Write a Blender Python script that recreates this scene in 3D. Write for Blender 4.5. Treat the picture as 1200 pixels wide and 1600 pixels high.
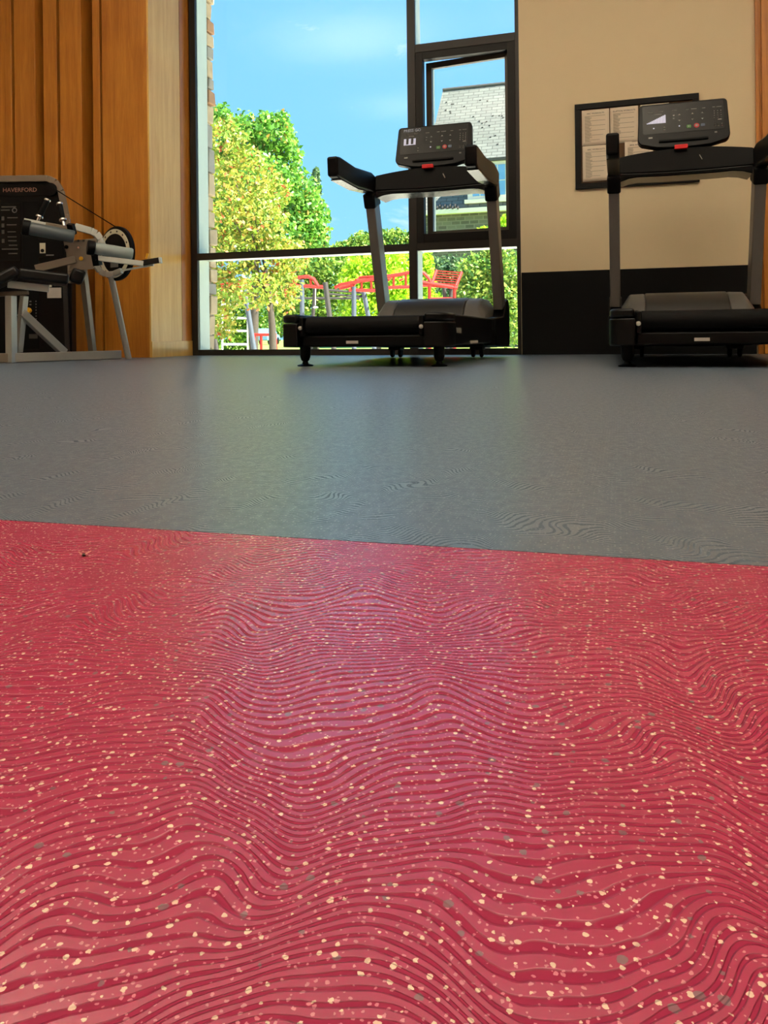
import bpy, math, random
import numpy as np
from mathutils import Vector, Matrix

for o in list(bpy.data.objects): bpy.data.objects.remove(o)
S = bpy.context.scene
C = S.collection
R = math.radians

# ------------------------------------------------------------------ camera
F, HY, HC = 1200.0, 525.0, 0.16          # focal length and horizon row in pixels, lens height in metres
YAW, ROLL = R(17.12), R(0.6)
cam_d = bpy.data.cameras.new('camera'); cam = bpy.data.objects.new('camera', cam_d); C.objects.link(cam)
cam_d.sensor_fit = 'AUTO'; cam_d.sensor_width = 36.0; cam_d.lens = F / 1600 * 36
cam_d.shift_y = -(800 - HY) / 1600; cam_d.clip_start = 0.01; cam_d.clip_end = 500
cam.matrix_world = Matrix.Translation((0, 0, HC)) @ Matrix.Rotation(YAW, 4, 'Z') @ Matrix.Rotation(R(90), 4, 'X') @ Matrix.Rotation(-ROLL, 4, 'Z')
S.camera = cam

# ------------------------------------------------------------------ view, sky, sun, added fill lights
S.view_settings.view_transform = 'Standard'; S.view_settings.look = 'None'
S.view_settings.gamma = 1.0; S.view_settings.use_curve_mapping = False
S.view_settings.exposure = 0.0

w = bpy.data.worlds.new('sky'); S.world = w; w.use_nodes = True
nt = w.node_tree; nt.nodes.clear()
def wn(t, **k):
    n = nt.nodes.new(t)
    for a, b in k.items(): setattr(n, a, b)
    return n
out = wn('ShaderNodeOutputWorld'); bg = wn('ShaderNodeBackground'); tc = wn('ShaderNodeTexCoord')
sep = wn('ShaderNodeSeparateXYZ'); rp = wn('ShaderNodeValToRGB')
rp.color_ramp.elements[0].position = 0.0; rp.color_ramp.elements[0].color = (.22, .48, .68, 1)
rp.color_ramp.elements[1].position = 0.6; rp.color_ramp.elements[1].color = (.13, .37, .74, 1)
e = rp.color_ramp.elements.new(0.25); e.color = (.17, .43, .74, 1)
mp = wn('ShaderNodeMapping'); mp.inputs['Scale'].default_value = (2.2, 2.2, 6.0); mp.inputs['Location'].default_value = (1.35, 0.4, 0.6)
nz = wn('ShaderNodeTexNoise'); nz.inputs['Scale'].default_value = 1.6; nz.inputs['Detail'].default_value = 7; nz.inputs['Roughness'].default_value = .62; nz.inputs['Distortion'].default_value = .4
cr = wn('ShaderNodeValToRGB'); cr.color_ramp.elements[0].position = .64; cr.color_ramp.elements[1].position = .82
mx = wn('ShaderNodeMix', data_type='RGBA'); mx.inputs['B'].default_value = (.62, .70, .85, 1)
L = nt.links.new
L(tc.outputs['Generated'], sep.inputs[0]); L(sep.outputs['Z'], rp.inputs[0])
L(tc.outputs['Generated'], mp.inputs[0]); L(mp.outputs[0], nz.inputs['Vector']); L(nz.outputs['Fac'], cr.inputs[0])
L(cr.outputs[0], mx.inputs['Factor']); L(rp.outputs[0], mx.inputs['A']); L(mx.outputs['Result'], bg.inputs[0]); L(bg.outputs[0], out.inputs[0])
bg.inputs[1].default_value = 1.9

sun_d = bpy.data.lights.new('sun', 'SUN'); sun_d.energy = 30.0; sun_d.angle = R(.6); sun_d.color = (1, .95, .86)
sun = bpy.data.objects.new('sun', sun_d); C.objects.link(sun)
az, el = R(87), R(52)                       # from the right along the facade, a little from behind the room
to_sun = Vector((math.sin(az) * math.cos(el), -math.cos(az) * math.cos(el), math.sin(el)))
sun.rotation_euler = to_sun.to_track_quat('Z', 'Y').to_euler(); sun.location = (12, -3, 18)

for x in (-3.4, -0.2, 3.0):                 # added area lights, unseen, facing up for soft fill off the ceiling
    for y in (-3.6, -0.6, 2.6):
        d = bpy.data.lights.new('fill_uplight', 'AREA'); d.shape = 'RECTANGLE'; d.size = 1.4; d.size_y = .5
        d.energy = {2.6: 116, -.6: 60, -3.6: 44}[y]; d.color = (1, .92, .79)
        o = bpy.data.objects.new('fill_uplight', d); C.objects.link(o); o.location = (x, y, 3.5); o.rotation_euler = (math.pi, 0, 0)

# ------------------------------------------------------------------ materials
MATS = {}
def newmat(name):
    m = bpy.data.materials.new(name); m.use_nodes = True; MATS[name] = m
    return m, m.node_tree, m.node_tree.nodes['Principled BSDF']
def hexc(h):
    f = lambda v: ((v / 255 + .055) / 1.055) ** 2.4 if v > 10 else v / 255 / 12.92
    return tuple(f(int(h[i:i + 2], 16)) for i in (0, 2, 4)) + (1,)
def plain(name, col, rough=.5, metal=0, noise=.12, nscale=30, bump=0, spec=.5, emit=None):
    m, t, b = newmat(name)
    n = t.nodes.new('ShaderNodeTexNoise'); n.inputs['Scale'].default_value = nscale; n.inputs['Detail'].default_value = 4
    g = t.nodes.new('ShaderNodeTexCoord'); t.links.new(g.outputs['Object'], n.inputs['Vector'])
    mixn = t.nodes.new('ShaderNodeMix'); mixn.data_type = 'RGBA'
    c = Vector(col[:3])
    mixn.inputs['A'].default_value = (*(c * (1 - noise)), 1); mixn.inputs['B'].default_value = (*(c * (1 + noise)), 1)
    t.links.new(n.outputs['Fac'], mixn.inputs['Factor']); t.links.new(mixn.outputs['Result'], b.inputs['Base Color'])
    b.inputs['Roughness'].default_value = rough; b.inputs['Metallic'].default_value = metal; b.inputs['Specular IOR Level'].default_value = spec
    if bump:
        bp = t.nodes.new('ShaderNodeBump'); bp.inputs['Strength'].default_value = bump; bp.inputs['Distance'].default_value = .002
        t.links.new(n.outputs['Fac'], bp.inputs['Height']); t.links.new(bp.outputs[0], b.inputs['Normal'])
    if emit:
        b.inputs['Emission Color'].default_value = (*emit[:3], 1); b.inputs['Emission Strength'].default_value = emit[3]
    return m

def wood(name, dark, light, rough=.30):
    m, t, b = newmat(name); N, K = t.nodes.new, t.links.new
    g = N('ShaderNodeTexCoord'); mpn = N('ShaderNodeMapping'); mpn.inputs['Scale'].default_value = (7, 7, .45)
    n = N('ShaderNodeTexNoise'); n.inputs['Scale'].default_value = 3; n.inputs['Detail'].default_value = 6; n.inputs['Distortion'].default_value = .6
    n2 = N('ShaderNodeTexNoise'); n2.inputs['Scale'].default_value = 2.2; n2.inputs['Detail'].default_value = 3
    mp2 = N('ShaderNodeMapping'); mp2.inputs['Scale'].default_value = (60, 60, 3)
    n3 = N('ShaderNodeTexNoise'); n3.inputs['Scale'].default_value = 4
    K(g.outputs['Object'], mpn.inputs[0]); K(mpn.outputs[0], n.inputs['Vector']); K(g.outputs['Object'], n2.inputs['Vector'])
    K(g.outputs['Object'], mp2.inputs[0]); K(mp2.outputs[0], n3.inputs['Vector'])
    a = N('ShaderNodeMath'); a.operation = 'MULTIPLY_ADD'; a.inputs[1].default_value = .6; K(n.outputs['Fac'], a.inputs[0])
    a2 = N('ShaderNodeMath'); a2.operation = 'MULTIPLY_ADD'; a2.inputs[1].default_value = .25; K(n2.outputs['Fac'], a2.inputs[0])
    a3 = N('ShaderNodeMath'); a3.operation = 'MULTIPLY'; a3.inputs[1].default_value = .25; K(n3.outputs['Fac'], a3.inputs[0])
    K(a3.outputs[0], a2.inputs[2]); K(a2.outputs[0], a.inputs[2])
    r = N('ShaderNodeValToRGB'); r.color_ramp.elements[0].position = .35; r.color_ramp.elements[0].color = dark
    r.color_ramp.elements[1].position = .72; r.color_ramp.elements[1].color = light
    K(a.outputs[0], r.inputs[0]); K(r.outputs[0], b.inputs['Base Color']); b.inputs['Roughness'].default_value = rough
    bp = N('ShaderNodeBump'); bp.inputs['Strength'].default_value = .06; bp.inputs['Distance'].default_value = .002
    K(a.outputs[0], bp.inputs['Height']); K(bp.outputs[0], b.inputs['Normal'])
    return m

def rubber(name, base, groove, specks, dull, rough, bump):
    """ridged sheet rubber: wandering ridges some 5 mm apart, embedded flecks"""
    m, t, b = newmat(name); N, K = t.nodes.new, t.links.new
    def math_(op, a=None, bb=None, c=None):
        n = N('ShaderNodeMath'); n.operation = op
        for i, v in enumerate((a, bb, c)):
            if v is None: continue
            if isinstance(v, (int, float)): n.inputs[i].default_value = v
            else: K(v, n.inputs[i])
        return n.outputs[0]
    g = N('ShaderNodeTexCoord'); rot = N('ShaderNodeMapping'); rot.inputs['Rotation'].default_value = (0, 0, R(-15))
    K(g.outputs['Object'], rot.inputs[0]); sp = N('ShaderNodeSeparateXYZ'); K(rot.outputs[0], sp.inputs[0])
    def noise(scale, vec, detail=0, rough_=.5):
        mm = N('ShaderNodeMapping'); mm.inputs['Scale'].default_value = scale; K(vec, mm.inputs[0])
        n = N('ShaderNodeTexNoise'); n.inputs['Scale'].default_value = 1; n.inputs['Detail'].default_value = detail; n.inputs['Roughness'].default_value = rough_
        K(mm.outputs[0], n.inputs['Vector']); return n.outputs['Fac']
    # ridges wander, dropping steeply to one side and recovering gently
    n1 = noise((17, 11, 1), rot.outputs[0], 0)
    x2 = math_('MULTIPLY_ADD', n1, -.075, sp.outputs['X'])
    cmb = N('ShaderNodeCombineXYZ'); K(x2, cmb.inputs[0]); K(sp.outputs['Y'], cmb.inputs[1])
    big = noise((15, 9, 1), cmb.outputs[0], 0)
    mid = noise((48, 30, 1), rot.outputs[0], 0)
    y = math_('MULTIPLY_ADD', big, .094, sp.outputs['Y'])
    y = math_('MULTIPLY_ADD', mid, .007, y)
    ph = math_('MULTIPLY', y, 2 * math.pi / .0052)
    sn = math_('SINE', ph)
    wid = noise((110, 60, 1), rot.outputs[0], 1)
    sn = math_('ADD', sn, math_('MULTIPLY_ADD', wid, 1.8, -.9))
    mr = N('ShaderNodeMapRange'); mr.interpolation_type = 'SMOOTHSTEP'; mr.inputs['From Min'].default_value = -.8; mr.inputs['From Max'].default_value = .0
    K(sn, mr.inputs['Value']); ridge = mr.outputs[0]
    # flecks
    pert = N('ShaderNodeTexNoise'); pert.inputs['Scale'].default_value = 650; K(g.outputs['Object'], pert.inputs['Vector'])
    va = N('ShaderNodeVectorMath'); va.operation = 'MULTIPLY_ADD'; va.inputs[1].default_value = (.0016,) * 3
    K(pert.outputs['Color'], va.inputs[0]); K(g.outputs['Object'], va.inputs[2])
    def flecks(scale, keep, rad, off):
        mm = N('ShaderNodeMapping'); mm.inputs['Location'].default_value = (off, off * .7, 0); K(va.outputs[0], mm.inputs[0])
        v = N('ShaderNodeTexVoronoi'); v.voronoi_dimensions = '2D'; v.inputs['Scale'].default_value = scale; K(mm.outputs[0], v.inputs['Vector'])
        s2 = N('ShaderNodeSeparateColor'); K(v.outputs['Color'], s2.inputs[0])
        on = math_('GREATER_THAN', s2.outputs[0], 1 - keep)
        rr = math_('MULTIPLY_ADD', s2.outputs[1], rad * .75, rad * .35)
        inside = math_('LESS_THAN', v.outputs['Distance'], rr)
        return math_('MULTIPLY', on, inside)
    f1 = flecks(240, .40, .21, 0); f2 = flecks(430, .46, .24, 3.3); f3 = flecks(170, .09, .24, 7.1)
    def mix(fac, a, bcol):
        mm = N('ShaderNodeMix'); mm.data_type = 'RGBA'
        K(fac, mm.inputs['Factor'])
        for key, v in (('A', a), ('B', bcol)):
            if isinstance(v, tuple): mm.inputs[key].default_value = v
            else: K(v, mm.inputs[key])
        return mm.outputs['Result']
    col = mix(ridge, groove, base)
    col = mix(f2, col, specks[1]); col = mix(f3, col, dull); col = mix(f1, col, specks[0])
    K(col, b.inputs['Base Color']); K(math_('MULTIPLY_ADD', ridge, rough - .5, .5), b.inputs['Roughness']); b.inputs['IOR'].default_value = 1.52; K(math_('MULTIPLY_ADD', ridge, .85, .15), b.inputs['Specular IOR Level'])
    fine = noise((700, 700, 1), rot.outputs[0], 2)
    h = math_('MULTIPLY_ADD', fine, .06, ridge)
    bp = N('ShaderNodeBump'); bp.inputs['Strength'].default_value = bump; bp.inputs['Distance'].default_value = .0007
    K(h, bp.inputs['Height']); K(bp.outputs[0], b.inputs['Normal'])
    return m

def leafmat(name, cols, trans=.35):
    m, t, b = newmat(name); N, K = t.nodes.new, t.links.new
    g = N('ShaderNodeNewGeometry'); r = N('ShaderNodeValToRGB'); r.color_ramp.interpolation = 'CONSTANT'
    els = r.color_ramp.elements
    for i, (p, c) in enumerate(cols):
        el_ = els[0] if i == 0 else els.new(p) if i > 1 else els[1]
        el_.position = p; el_.color = c
    K(g.outputs['Random Per Island'], r.inputs[0]); K(r.outputs[0], b.inputs['Base Color']); b.inputs['Roughness'].default_value = .5
    tr = N('ShaderNodeBsdfTranslucent'); K(r.outputs[0], tr.inputs[0])
    mxs = N('ShaderNodeMixShader'); mxs.inputs[0].default_value = trans
    o_ = t.nodes['Material Output']; K(b.outputs[0], mxs.inputs[1]); K(tr.outputs[0], mxs.inputs[2]); K(mxs.outputs[0], o_.inputs[0])
    return m

M = {}
M['red_rubber'] = rubber('red_rubber', hexc('ab2550'), hexc('9a1e44'), (hexc('f4d2bc'), hexc('d8808f')), hexc('8a5f68'), .26, .8)
M['grey_rubber'] = rubber('grey_rubber', hexc('596676'), hexc('525e6b'), (hexc('a0a4a8'), hexc('78828a')), hexc('565e66'), .29, .2)
M['wood'] = wood('maple_veneer', hexc('a25e1c'), hexc('cc8834'))
M['wood_window_lit'] = wood('maple_veneer_window_lit', hexc('d4a048'), hexc('ecc670'), .28)  # paler copy of the veneer, window light on the reveal put into the colour
M['beige'] = plain('beige_wall_paint', hexc('e8d6b0'), .7, noise=.03, nscale=3)
M['white_ceiling'] = plain('ceiling_paint', hexc('d9d2c4'), .8, noise=.03)
M['dull_wall'] = plain('room_wall_paint', hexc('b9a98c'), .8, noise=.04, nscale=2)
M['wainscot'] = plain('black_rubber_panel', hexc('060607'), .7, noise=.2, nscale=60, spec=.2)
M['bronze'] = plain('dark_bronze_aluminium', hexc('262422'), .42, .3, noise=.06)
M['casement_bronze'] = plain('black_bronze_aluminium', hexc('141312'), .45, .2, noise=.06, spec=.3)
M['sash_bronze_lit'] = plain('sash_bronze_aluminium_lit', hexc('4c463c'), .4, .2, noise=.06)  # lighter copy of the bronze, daylight on the sash bars put into the colour
M['pale_alu'] = plain('pale_green_grey_aluminium', hexc('b9c4b8'), .4, .1, noise=.04)
M['black_plastic'] = plain('black_plastic', hexc('070708'), .42, noise=.1, nscale=80, spec=.14)
M['satin_black'] = plain('satin_black_plastic', hexc('0a0a0b'), .34, noise=.06, spec=.2)
M['black_rubber'] = plain('black_rubber', hexc('060607'), .7, spec=.15)
M['grey_plastic'] = plain('mid_grey_plastic', hexc('1a1a19'), .27, noise=.05, spec=.28)
M['hood_grey'] = plain('dark_grey_hood_plastic', hexc('2b2a29'), .38, noise=.05)
M['hood_end'] = plain('light_grey_hood_end_plastic', hexc('545351'), .45, noise=.05)
M['upright'] = plain('grey_painted_aluminium', hexc('6f6a64'), .4, .35, noise=.04)
M['silver'] = plain('silver_powder_coat', hexc('a5a39b'), .38, .45, noise=.04)
M['pale_steel'] = plain('white_silver_paint', hexc('c9cfca'), .35, .2, noise=.03)
M['chrome'] = plain('chrome', hexc('d8d8d8'), .12, 1, noise=.02)
M['brown_plate'] = plain('taupe_painted_steel', hexc('7d7264'), .45, .3, noise=.05)
M['vinyl'] = plain('black_vinyl', hexc('0e1012'), .32, noise=.1, nscale=40, bump=.2, spec=.3)
M['grey_vinyl'] = plain('grey_vinyl_roller', hexc('8d9a99'), .4, noise=.12, nscale=9, bump=.5)
M['slate_vinyl'] = plain('slate_vinyl_roller', hexc('4a555a'), .36, noise=.12, nscale=9, bump=.5)
M['yellow'] = plain('yellow_knob', hexc('e0a81c'), .4)
M['cream'] = plain('cream_dial_ring', hexc('cdc6ac'), .5)
M['label_white'] = plain('white_label', hexc('b9b4ac'), .6)
M['print_grey'] = plain('pale_grey_print', hexc('6b6a66'), .7)
M['print_dim'] = plain('dim_print', hexc('45433e'), .7)
M['print_orange'] = plain('copper_lettering', hexc('9a7260'), .6)
M['red_plastic'] = plain('red_plastic', hexc('d81e22'), .4)
M['screen_black'] = plain('gloss_black_panel', hexc('121212'), .25, noise=.03, spec=.25)
M['led_white'] = plain('lit_white_segment', hexc('909090'), .5, emit=(.55, .53, .68, .75))
M['led_dim'] = plain('dim_white_segment', hexc('5a5a5a'), .5, emit=(.45, .45, .47, .5))
M['icon'] = plain('pale_icon_print', hexc('8e8e88'), .6)
M['stop_red'] = plain('red_button', hexc('a02028'), .5, emit=(.5, .03, .04, .25))
M['go_green'] = plain('green_button', hexc('3c6a30'), .5, emit=(.1, .25, .05, .2))
M['cool_blue'] = plain('blue_grey_button', hexc('4a5a70'), .5)
M['paper'] = plain('paper', hexc('f0e2cc'), .8, noise=.03, nscale=6)
M['ink'] = plain('brown_black_ink', hexc('3a2f22'), .8)
M['ink_pale'] = plain('faded_print', hexc('8b8068'), .8)
M['cork'] = plain('brown_cork', hexc('5a4026'), .85, noise=.25, nscale=200)
M['frame_black'] = plain('black_frame', hexc('0a0a0a'), .5, spec=.2)
M['husk'] = plain('pale_husk', hexc('e3a08c'), .6)
M['dark_husk'] = plain('dark_brown_husk', hexc('3a0f10'), .6)
M['paving'] = plain('pale_paving', hexc('cfc8b8'), .85, noise=.1, nscale=2)
M['lawn'] = plain('lawn', hexc('7d9a3a'), .9, noise=.3, nscale=8)
M['stone'] = plain('tan_fieldstone', hexc('b3a083'), .85, noise=.3, nscale=11, bump=.8)
M['stone_grey'] = plain('grey_fieldstone', hexc('8c8a84'), .85, noise=.3, nscale=11, bump=.8)
M['stone_rust'] = plain('rust_fieldstone', hexc('a07a5c'), .85, noise=.3, nscale=11, bump=.8)
M['mortar'] = plain('mortar', hexc('b8b0a0'), .9)
M['bark'] = plain('bark', hexc('40392f'), .9, noise=.3, nscale=20, bump=.6)
M['red_paint'] = plain('red_painted_steel', hexc('a01a05'), .5, noise=.05)
M['steel_post'] = plain('galvanised_post', hexc('565e68'), .5, .3)
M['dark_post'] = plain('dark_grey_post', hexc('38342f'), .6)
M['white_paint'] = plain('white_paint', hexc('e6e2d8'), .5)
M['trim_white'] = plain('cream_trim', hexc('d8d2c0'), .6)
M['sky_glass'] = plain('blue_window_glass', hexc('6f9fcf'), .08, noise=.1, nscale=2)
M['car_paint'] = plain('blue_car_paint', hexc('6c90b8'), .25)
M['leaf_autumn'] = leafmat('leaf_autumn', [(0, hexc('708e2c')), (.24, hexc('94a236')), (.46, hexc('aaa840')), (.64, hexc('769634')), (.80, hexc('bcae4c')), (.93, hexc('b87e44')), (.97, hexc('bc5a38'))])
M['leaf_green'] = leafmat('leaf_green', [(0, hexc('5c9430')), (.3, hexc('7cb23c')), (.6, hexc('4f8434')), (.8, hexc('96be4c')), (.96, hexc('c49a4a'))])
M['leaf_hedge'] = leafmat('leaf_hedge', [(0, hexc('6f9436')), (.3, hexc('94ae46')), (.6, hexc('54823a')), (.85, hexc('b4c05c'))])
M['leaf_lime'] = leafmat('leaf_lime', [(0, hexc('9cc81e')), (.3, hexc('b8dc30')), (.6, hexc('86b01c')), (.85, hexc('cfe04c'))])
M['leaf_dark'] = leafmat('leaf_dark', [(0, hexc('4c6c4a')), (.4, hexc('6c8a52')), (.75, hexc('3c5c40'))])

# slate roof and rubble wall of the far building
def tiles(name, c1, c2, mortar, sx, sy, rough, msize=.02):
    m, t, b = newmat(name); N, K = t.nodes.new, t.links.new
    g = N('ShaderNodeTexCoord'); br = N('ShaderNodeTexBrick'); br.inputs['Scale'].default_value = 1
    br.inputs['Brick Width'].default_value = sx; br.inputs['Row Height'].default_value = sy; br.inputs['Mortar Size'].default_value = msize
    br.inputs['Color1'].default_value = c1; br.inputs['Color2'].default_value = c2; br.inputs['Mortar'].default_value = mortar; br.inputs['Bias'].default_value = 0
    K(g.outputs['UV'], br.inputs['Vector']); n = N('ShaderNodeTexNoise'); n.inputs['Scale'].default_value = .6; n.inputs['Detail'].default_value = 5
    mm = N('ShaderNodeMix'); mm.data_type = 'RGBA'; mm.blend_type = 'MULTIPLY'; mm.inputs['Factor'].default_value = .35
    K(br.outputs['Color'], mm.inputs['A']); K(n.outputs['Color'], mm.inputs['B']); K(mm.outputs['Result'], b.inputs['Base Color']); b.inputs['Roughness'].default_value = rough
    bp = N('ShaderNodeBump'); bp.inputs['Strength'].default_value = .6; bp.inputs['Distance'].default_value = .03; bp.invert = True
    K(br.outputs['Fac'], bp.inputs['Height']); K(bp.outputs[0], b.inputs['Normal'])
    return m
M['slate'] = tiles('grey_slate', hexc('6a6963'), hexc('787770'), hexc('45443f'), .62, .26, .8, .02)
M['rubble'] = tiles('rubble_masonry', hexc('575247'), hexc('757060'), hexc('837c6e'), .5, .22, .85, .03)

m, t, b = newmat('window_glass')
tr = t.nodes.new('ShaderNodeBsdfTransparent'); tr.inputs[0].default_value = (.96, .985, .97, 1)
gl = t.nodes.new('ShaderNodeBsdfGlossy'); gl.inputs['Roughness'].default_value = 0.0
fr = t.nodes.new('ShaderNodeFresnel'); fr.inputs[0].default_value = 1.35
ms = t.nodes.new('ShaderNodeMixShader'); t.links.new(fr.outputs[0], ms.inputs[0]); t.links.new(tr.outputs[0], ms.inputs[1]); t.links.new(gl.outputs[0], ms.inputs[2])
t.links.new(ms.outputs[0], t.nodes['Material Output'].inputs[0]); M['glass'] = m

# ------------------------------------------------------------------ mesh helpers
def unit(v): v = Vector(v); return v / v.length
class MB:
    def __init__(s): s.v = []; s.f = []; s.smooth = False; s.uv = None
    def add(s, verts, faces):
        k = len(s.v); s.v += [tuple(p) for p in verts]; s.f += [tuple(i + k for i in f) for f in faces]; return s
    def box(s, x0, x1, y0, y1, z0, z1):
        v = [(x, y, z) for x in (x0, x1) for y in (y0, y1) for z in (z0, z1)]
        return s.add(v, [(0, 1, 3, 2), (4, 6, 7, 5), (0, 4, 5, 1), (2, 3, 7, 6), (0, 2, 6, 4), (1, 5, 7, 3)])
    def bar(s, a, b_, w_, h, up=(0, 0, 1), w2=None, h2=None):
        a, b_ = Vector(a), Vector(b_); d = unit(b_ - a); u = Vector(up)
        if abs(d.dot(u)) > .97: u = Vector((0, 1, 0))
        x = unit(d.cross(u)); y = unit(x.cross(d)); v = []
        for p, ww, hh in ((a, w_, h), (b_, w2 or w_, h2 or h)):
            for sx, sy in ((-1, -1), (1, -1), (1, 1), (-1, 1)): v.append(p + x * sx * ww / 2 + y * sy * hh / 2)
        return s.add(v, [(0, 1, 2, 3), (7, 6, 5, 4), (0, 4, 5, 1), (1, 5, 6, 2), (2, 6, 7, 3), (3, 7, 4, 0)])
    def tube(s, path, r, seg=10, closed=False):
        P = [Vector(p) for p in path]; n = len(P); rs = r if isinstance(r, (list, tuple)) else [r] * n
        s.smooth = True; v = []; ref = None
        for i, p in enumerate(P):
            if closed: d = P[(i + 1) % n] - P[i - 1]
            else: d = P[min(i + 1, n - 1)] - P[max(i - 1, 0)]
            d = unit(d)
            if ref is None or abs(ref.dot(d)) > .98:
                ref = Vector((0, 0, 1)) if abs(d.z) < .9 else Vector((1, 0, 0))
            x = unit(ref - d * ref.dot(d)); y = d.cross(x); ref = x
            for k in range(seg):
                a = 2 * math.pi * k / seg; v.append(p + (x * math.cos(a) + y * math.sin(a)) * rs[i])
        f = []
        for i in range(n if closed else n - 1):
            j = (i + 1) % n
            for k in range(seg):
                l = (k + 1) % seg; f.append((i * seg + k, i * seg + l, j * seg + l, j * seg + k))
        if not closed: f += [tuple(range(seg))[::-1], tuple((n - 1) * seg + k for k in range(seg))]
        return s.add(v, f)
    def lathe(s, prof, origin=(0, 0, 0), axis=(0, 0, 1), seg=20):
        o = Vector(origin); a = unit(axis); x = unit(a.orthogonal()); y = a.cross(x); v = []; f = []; s.smooth = True
        for r, h in prof:
            for k in range(seg):
                q = 2 * math.pi * k / seg; v.append(o + a * h + (x * math.cos(q) + y * math.sin(q)) * r)
        for i in range(len(prof) - 1):
            for k in range(seg):
                l = (k + 1) % seg; f.append((i * seg + k, i * seg + l, (i + 1) * seg + l, (i + 1) * seg + k))
        n = len(prof) - 1
        f += [tuple(range(seg))[::-1], tuple(n * seg + k for k in range(seg))]
        return s.add(v, f)
    def prism(s, poly, depth, o=(0, 0, 0), u=(1, 0, 0), v=(0, 1, 0)):
        """polygon in the plane (u, v), pushed by depth along u x v"""
        o, u, v = Vector(o), unit(u), unit(v); nrm = u.cross(v)
        a = [o + u * p[0] + v * p[1] for p in poly]; b_ = [p + nrm * depth for p in a]; n = len(poly)
        return s.add(a + b_, [tuple(range(n))[::-1], tuple(range(n, 2 * n))] + [(i, (i + 1) % n, n + (i + 1) % n, n + i) for i in range(n)])
    def build(s, name, mat, parent=None, bevel=0, seg=2, smooth=None, kind=None, label=None):
        me = bpy.data.meshes.new(name); me.from_pydata(s.v, [], s.f); me.update()
        me.materials.append(M[mat] if isinstance(mat, str) else mat)
        import bmesh
        bm = bmesh.new(); bm.from_mesh(me); bmesh.ops.recalc_face_normals(bm, faces=bm.faces); bm.to_mesh(me); bm.free()
        o = bpy.data.objects.new(name, me); C.objects.link(o)
        if parent: o.parent = parent
        if bevel:
            md = o.modifiers.new('bevel', 'BEVEL'); md.width = bevel; md.segments = seg; md.limit_method = 'ANGLE'; md.angle_limit = R(40)
        if (s.smooth if smooth is None else smooth) or bevel:
            for p in me.polygons: p.use_smooth = True
            me.set_sharp_from_angle(angle=R(42))
        if kind: o['kind'] = kind
        if label: o['label'] = label
        return o
def B(*a): return MB().box(*a)
def bar(*a, **k): return MB().bar(*a, **k)
def tube(*a, **k): return MB().tube(*a, **k)
def empty(name, loc=(0, 0, 0)):
    o = bpy.data.objects.new(name, None); C.objects.link(o); o.location = loc; o.empty_display_size = .1; return o
def tag(o, label, cat, group=None, kind=None):
    o['label'] = label; o['category'] = cat
    if group: o['group'] = group
    if kind: o['kind'] = kind
    return o
def struct(o): o['kind'] = 'structure'; return o
def arc(cx, cy, r, a0, a1, n): return [(cx + r * math.cos(R(a0 + (a1 - a0) * i / n)), cy + r * math.sin(R(a0 + (a1 - a0) * i / n))) for i in range(n + 1)]
def rrect(x0, x1, y0, y1, r, n=5):
    return arc(x1 - r, y0 + r, r, -90, 0, n) + arc(x1 - r, y1 - r, r, 0, 90, n) + arc(x0 + r, y1 - r, r, 90, 180, n) + arc(x0 + r, y0 + r, r, 180, 270, n)
_font_cache = {}
def text(s_, size, name, mat, parent, mtx, align='CENTER', extrude=.0004):
    cu = bpy.data.curves.new(name, 'FONT'); cu.body = s_; cu.size = size; cu.align_x = align; cu.align_y = 'CENTER'; cu.extrude = extrude; cu.resolution_u = 2
    to = bpy.data.objects.new('tmp_text', cu); C.objects.link(to)
    me = bpy.data.meshes.new_from_object(to.evaluated_get(bpy.context.evaluated_depsgraph_get()))
    bpy.data.objects.remove(to); bpy.data.curves.remove(cu)
    me.materials.clear(); me.materials.append(M[mat]); me.transform(mtx)
    o = bpy.data.objects.new(name, me); C.objects.link(o); o.parent = parent
    return o

CY, SY = math.cos(YAW), math.sin(YAW)
def ray(px, py):
    a, b_ = (px - 600) / F, (HY - py) / F
    X = a * math.cos(ROLL) + b_ * math.sin(ROLL); V = -a * math.sin(ROLL) + b_ * math.cos(ROLL)
    return Vector((CY * X - SY, SY * X + CY, V))
def W(px, py, Z): return Vector((0, 0, HC)) + ray(px, py) * Z      # a point at distance Z in the direction measured in the photograph

# ================================================================== STRUCTURE
YW = 6.2            # inner face of the window wall
CEIL = 4.2
YF = 5.56           # front face of the timber panelling

fl = struct(empty('floor'))
# the red sheet meets the grey one along a straight seam
pa, pb = W(0, 812, 1), W(1200, 885, 1)
def onfloor(px, py):
    r = ray(px, py); k = -HC / r.z; return Vector((r.x * k, r.y * k, 0))
A0, A1 = onfloor(0, 812), onfloor(1200, 885); dirn = unit(A1 - A0)
nrm = Vector((-dirn.y, dirn.x, 0)); 
Lp, Rp = A0 - dirn * 6.6, A0 + dirn * 5.5
def sheet(name, pts, mat):
    mb = MB(); n = len(pts); mb.prism([(p[0], p[1]) for p in pts], .02, o=(0, 0, -.02)); return mb.build(name, mat, fl)
g_ = .0006
sheet('grey_rubber_sheet', [Lp + nrm * g_, Rp + nrm * g_, (Rp.x, 6.5, 0), (Lp.x, 6.5, 0)], 'grey_rubber')
sheet('red_rubber_sheet', [(Lp.x, -5.5, 0), (Rp.x, -5.5, 0), Rp - nrm * g_, Lp - nrm * g_], 'red_rubber')
B(-8, 6.5, -6, 6.5, -.14, -.021).build('subfloor', 'black_rubber', fl)

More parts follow.
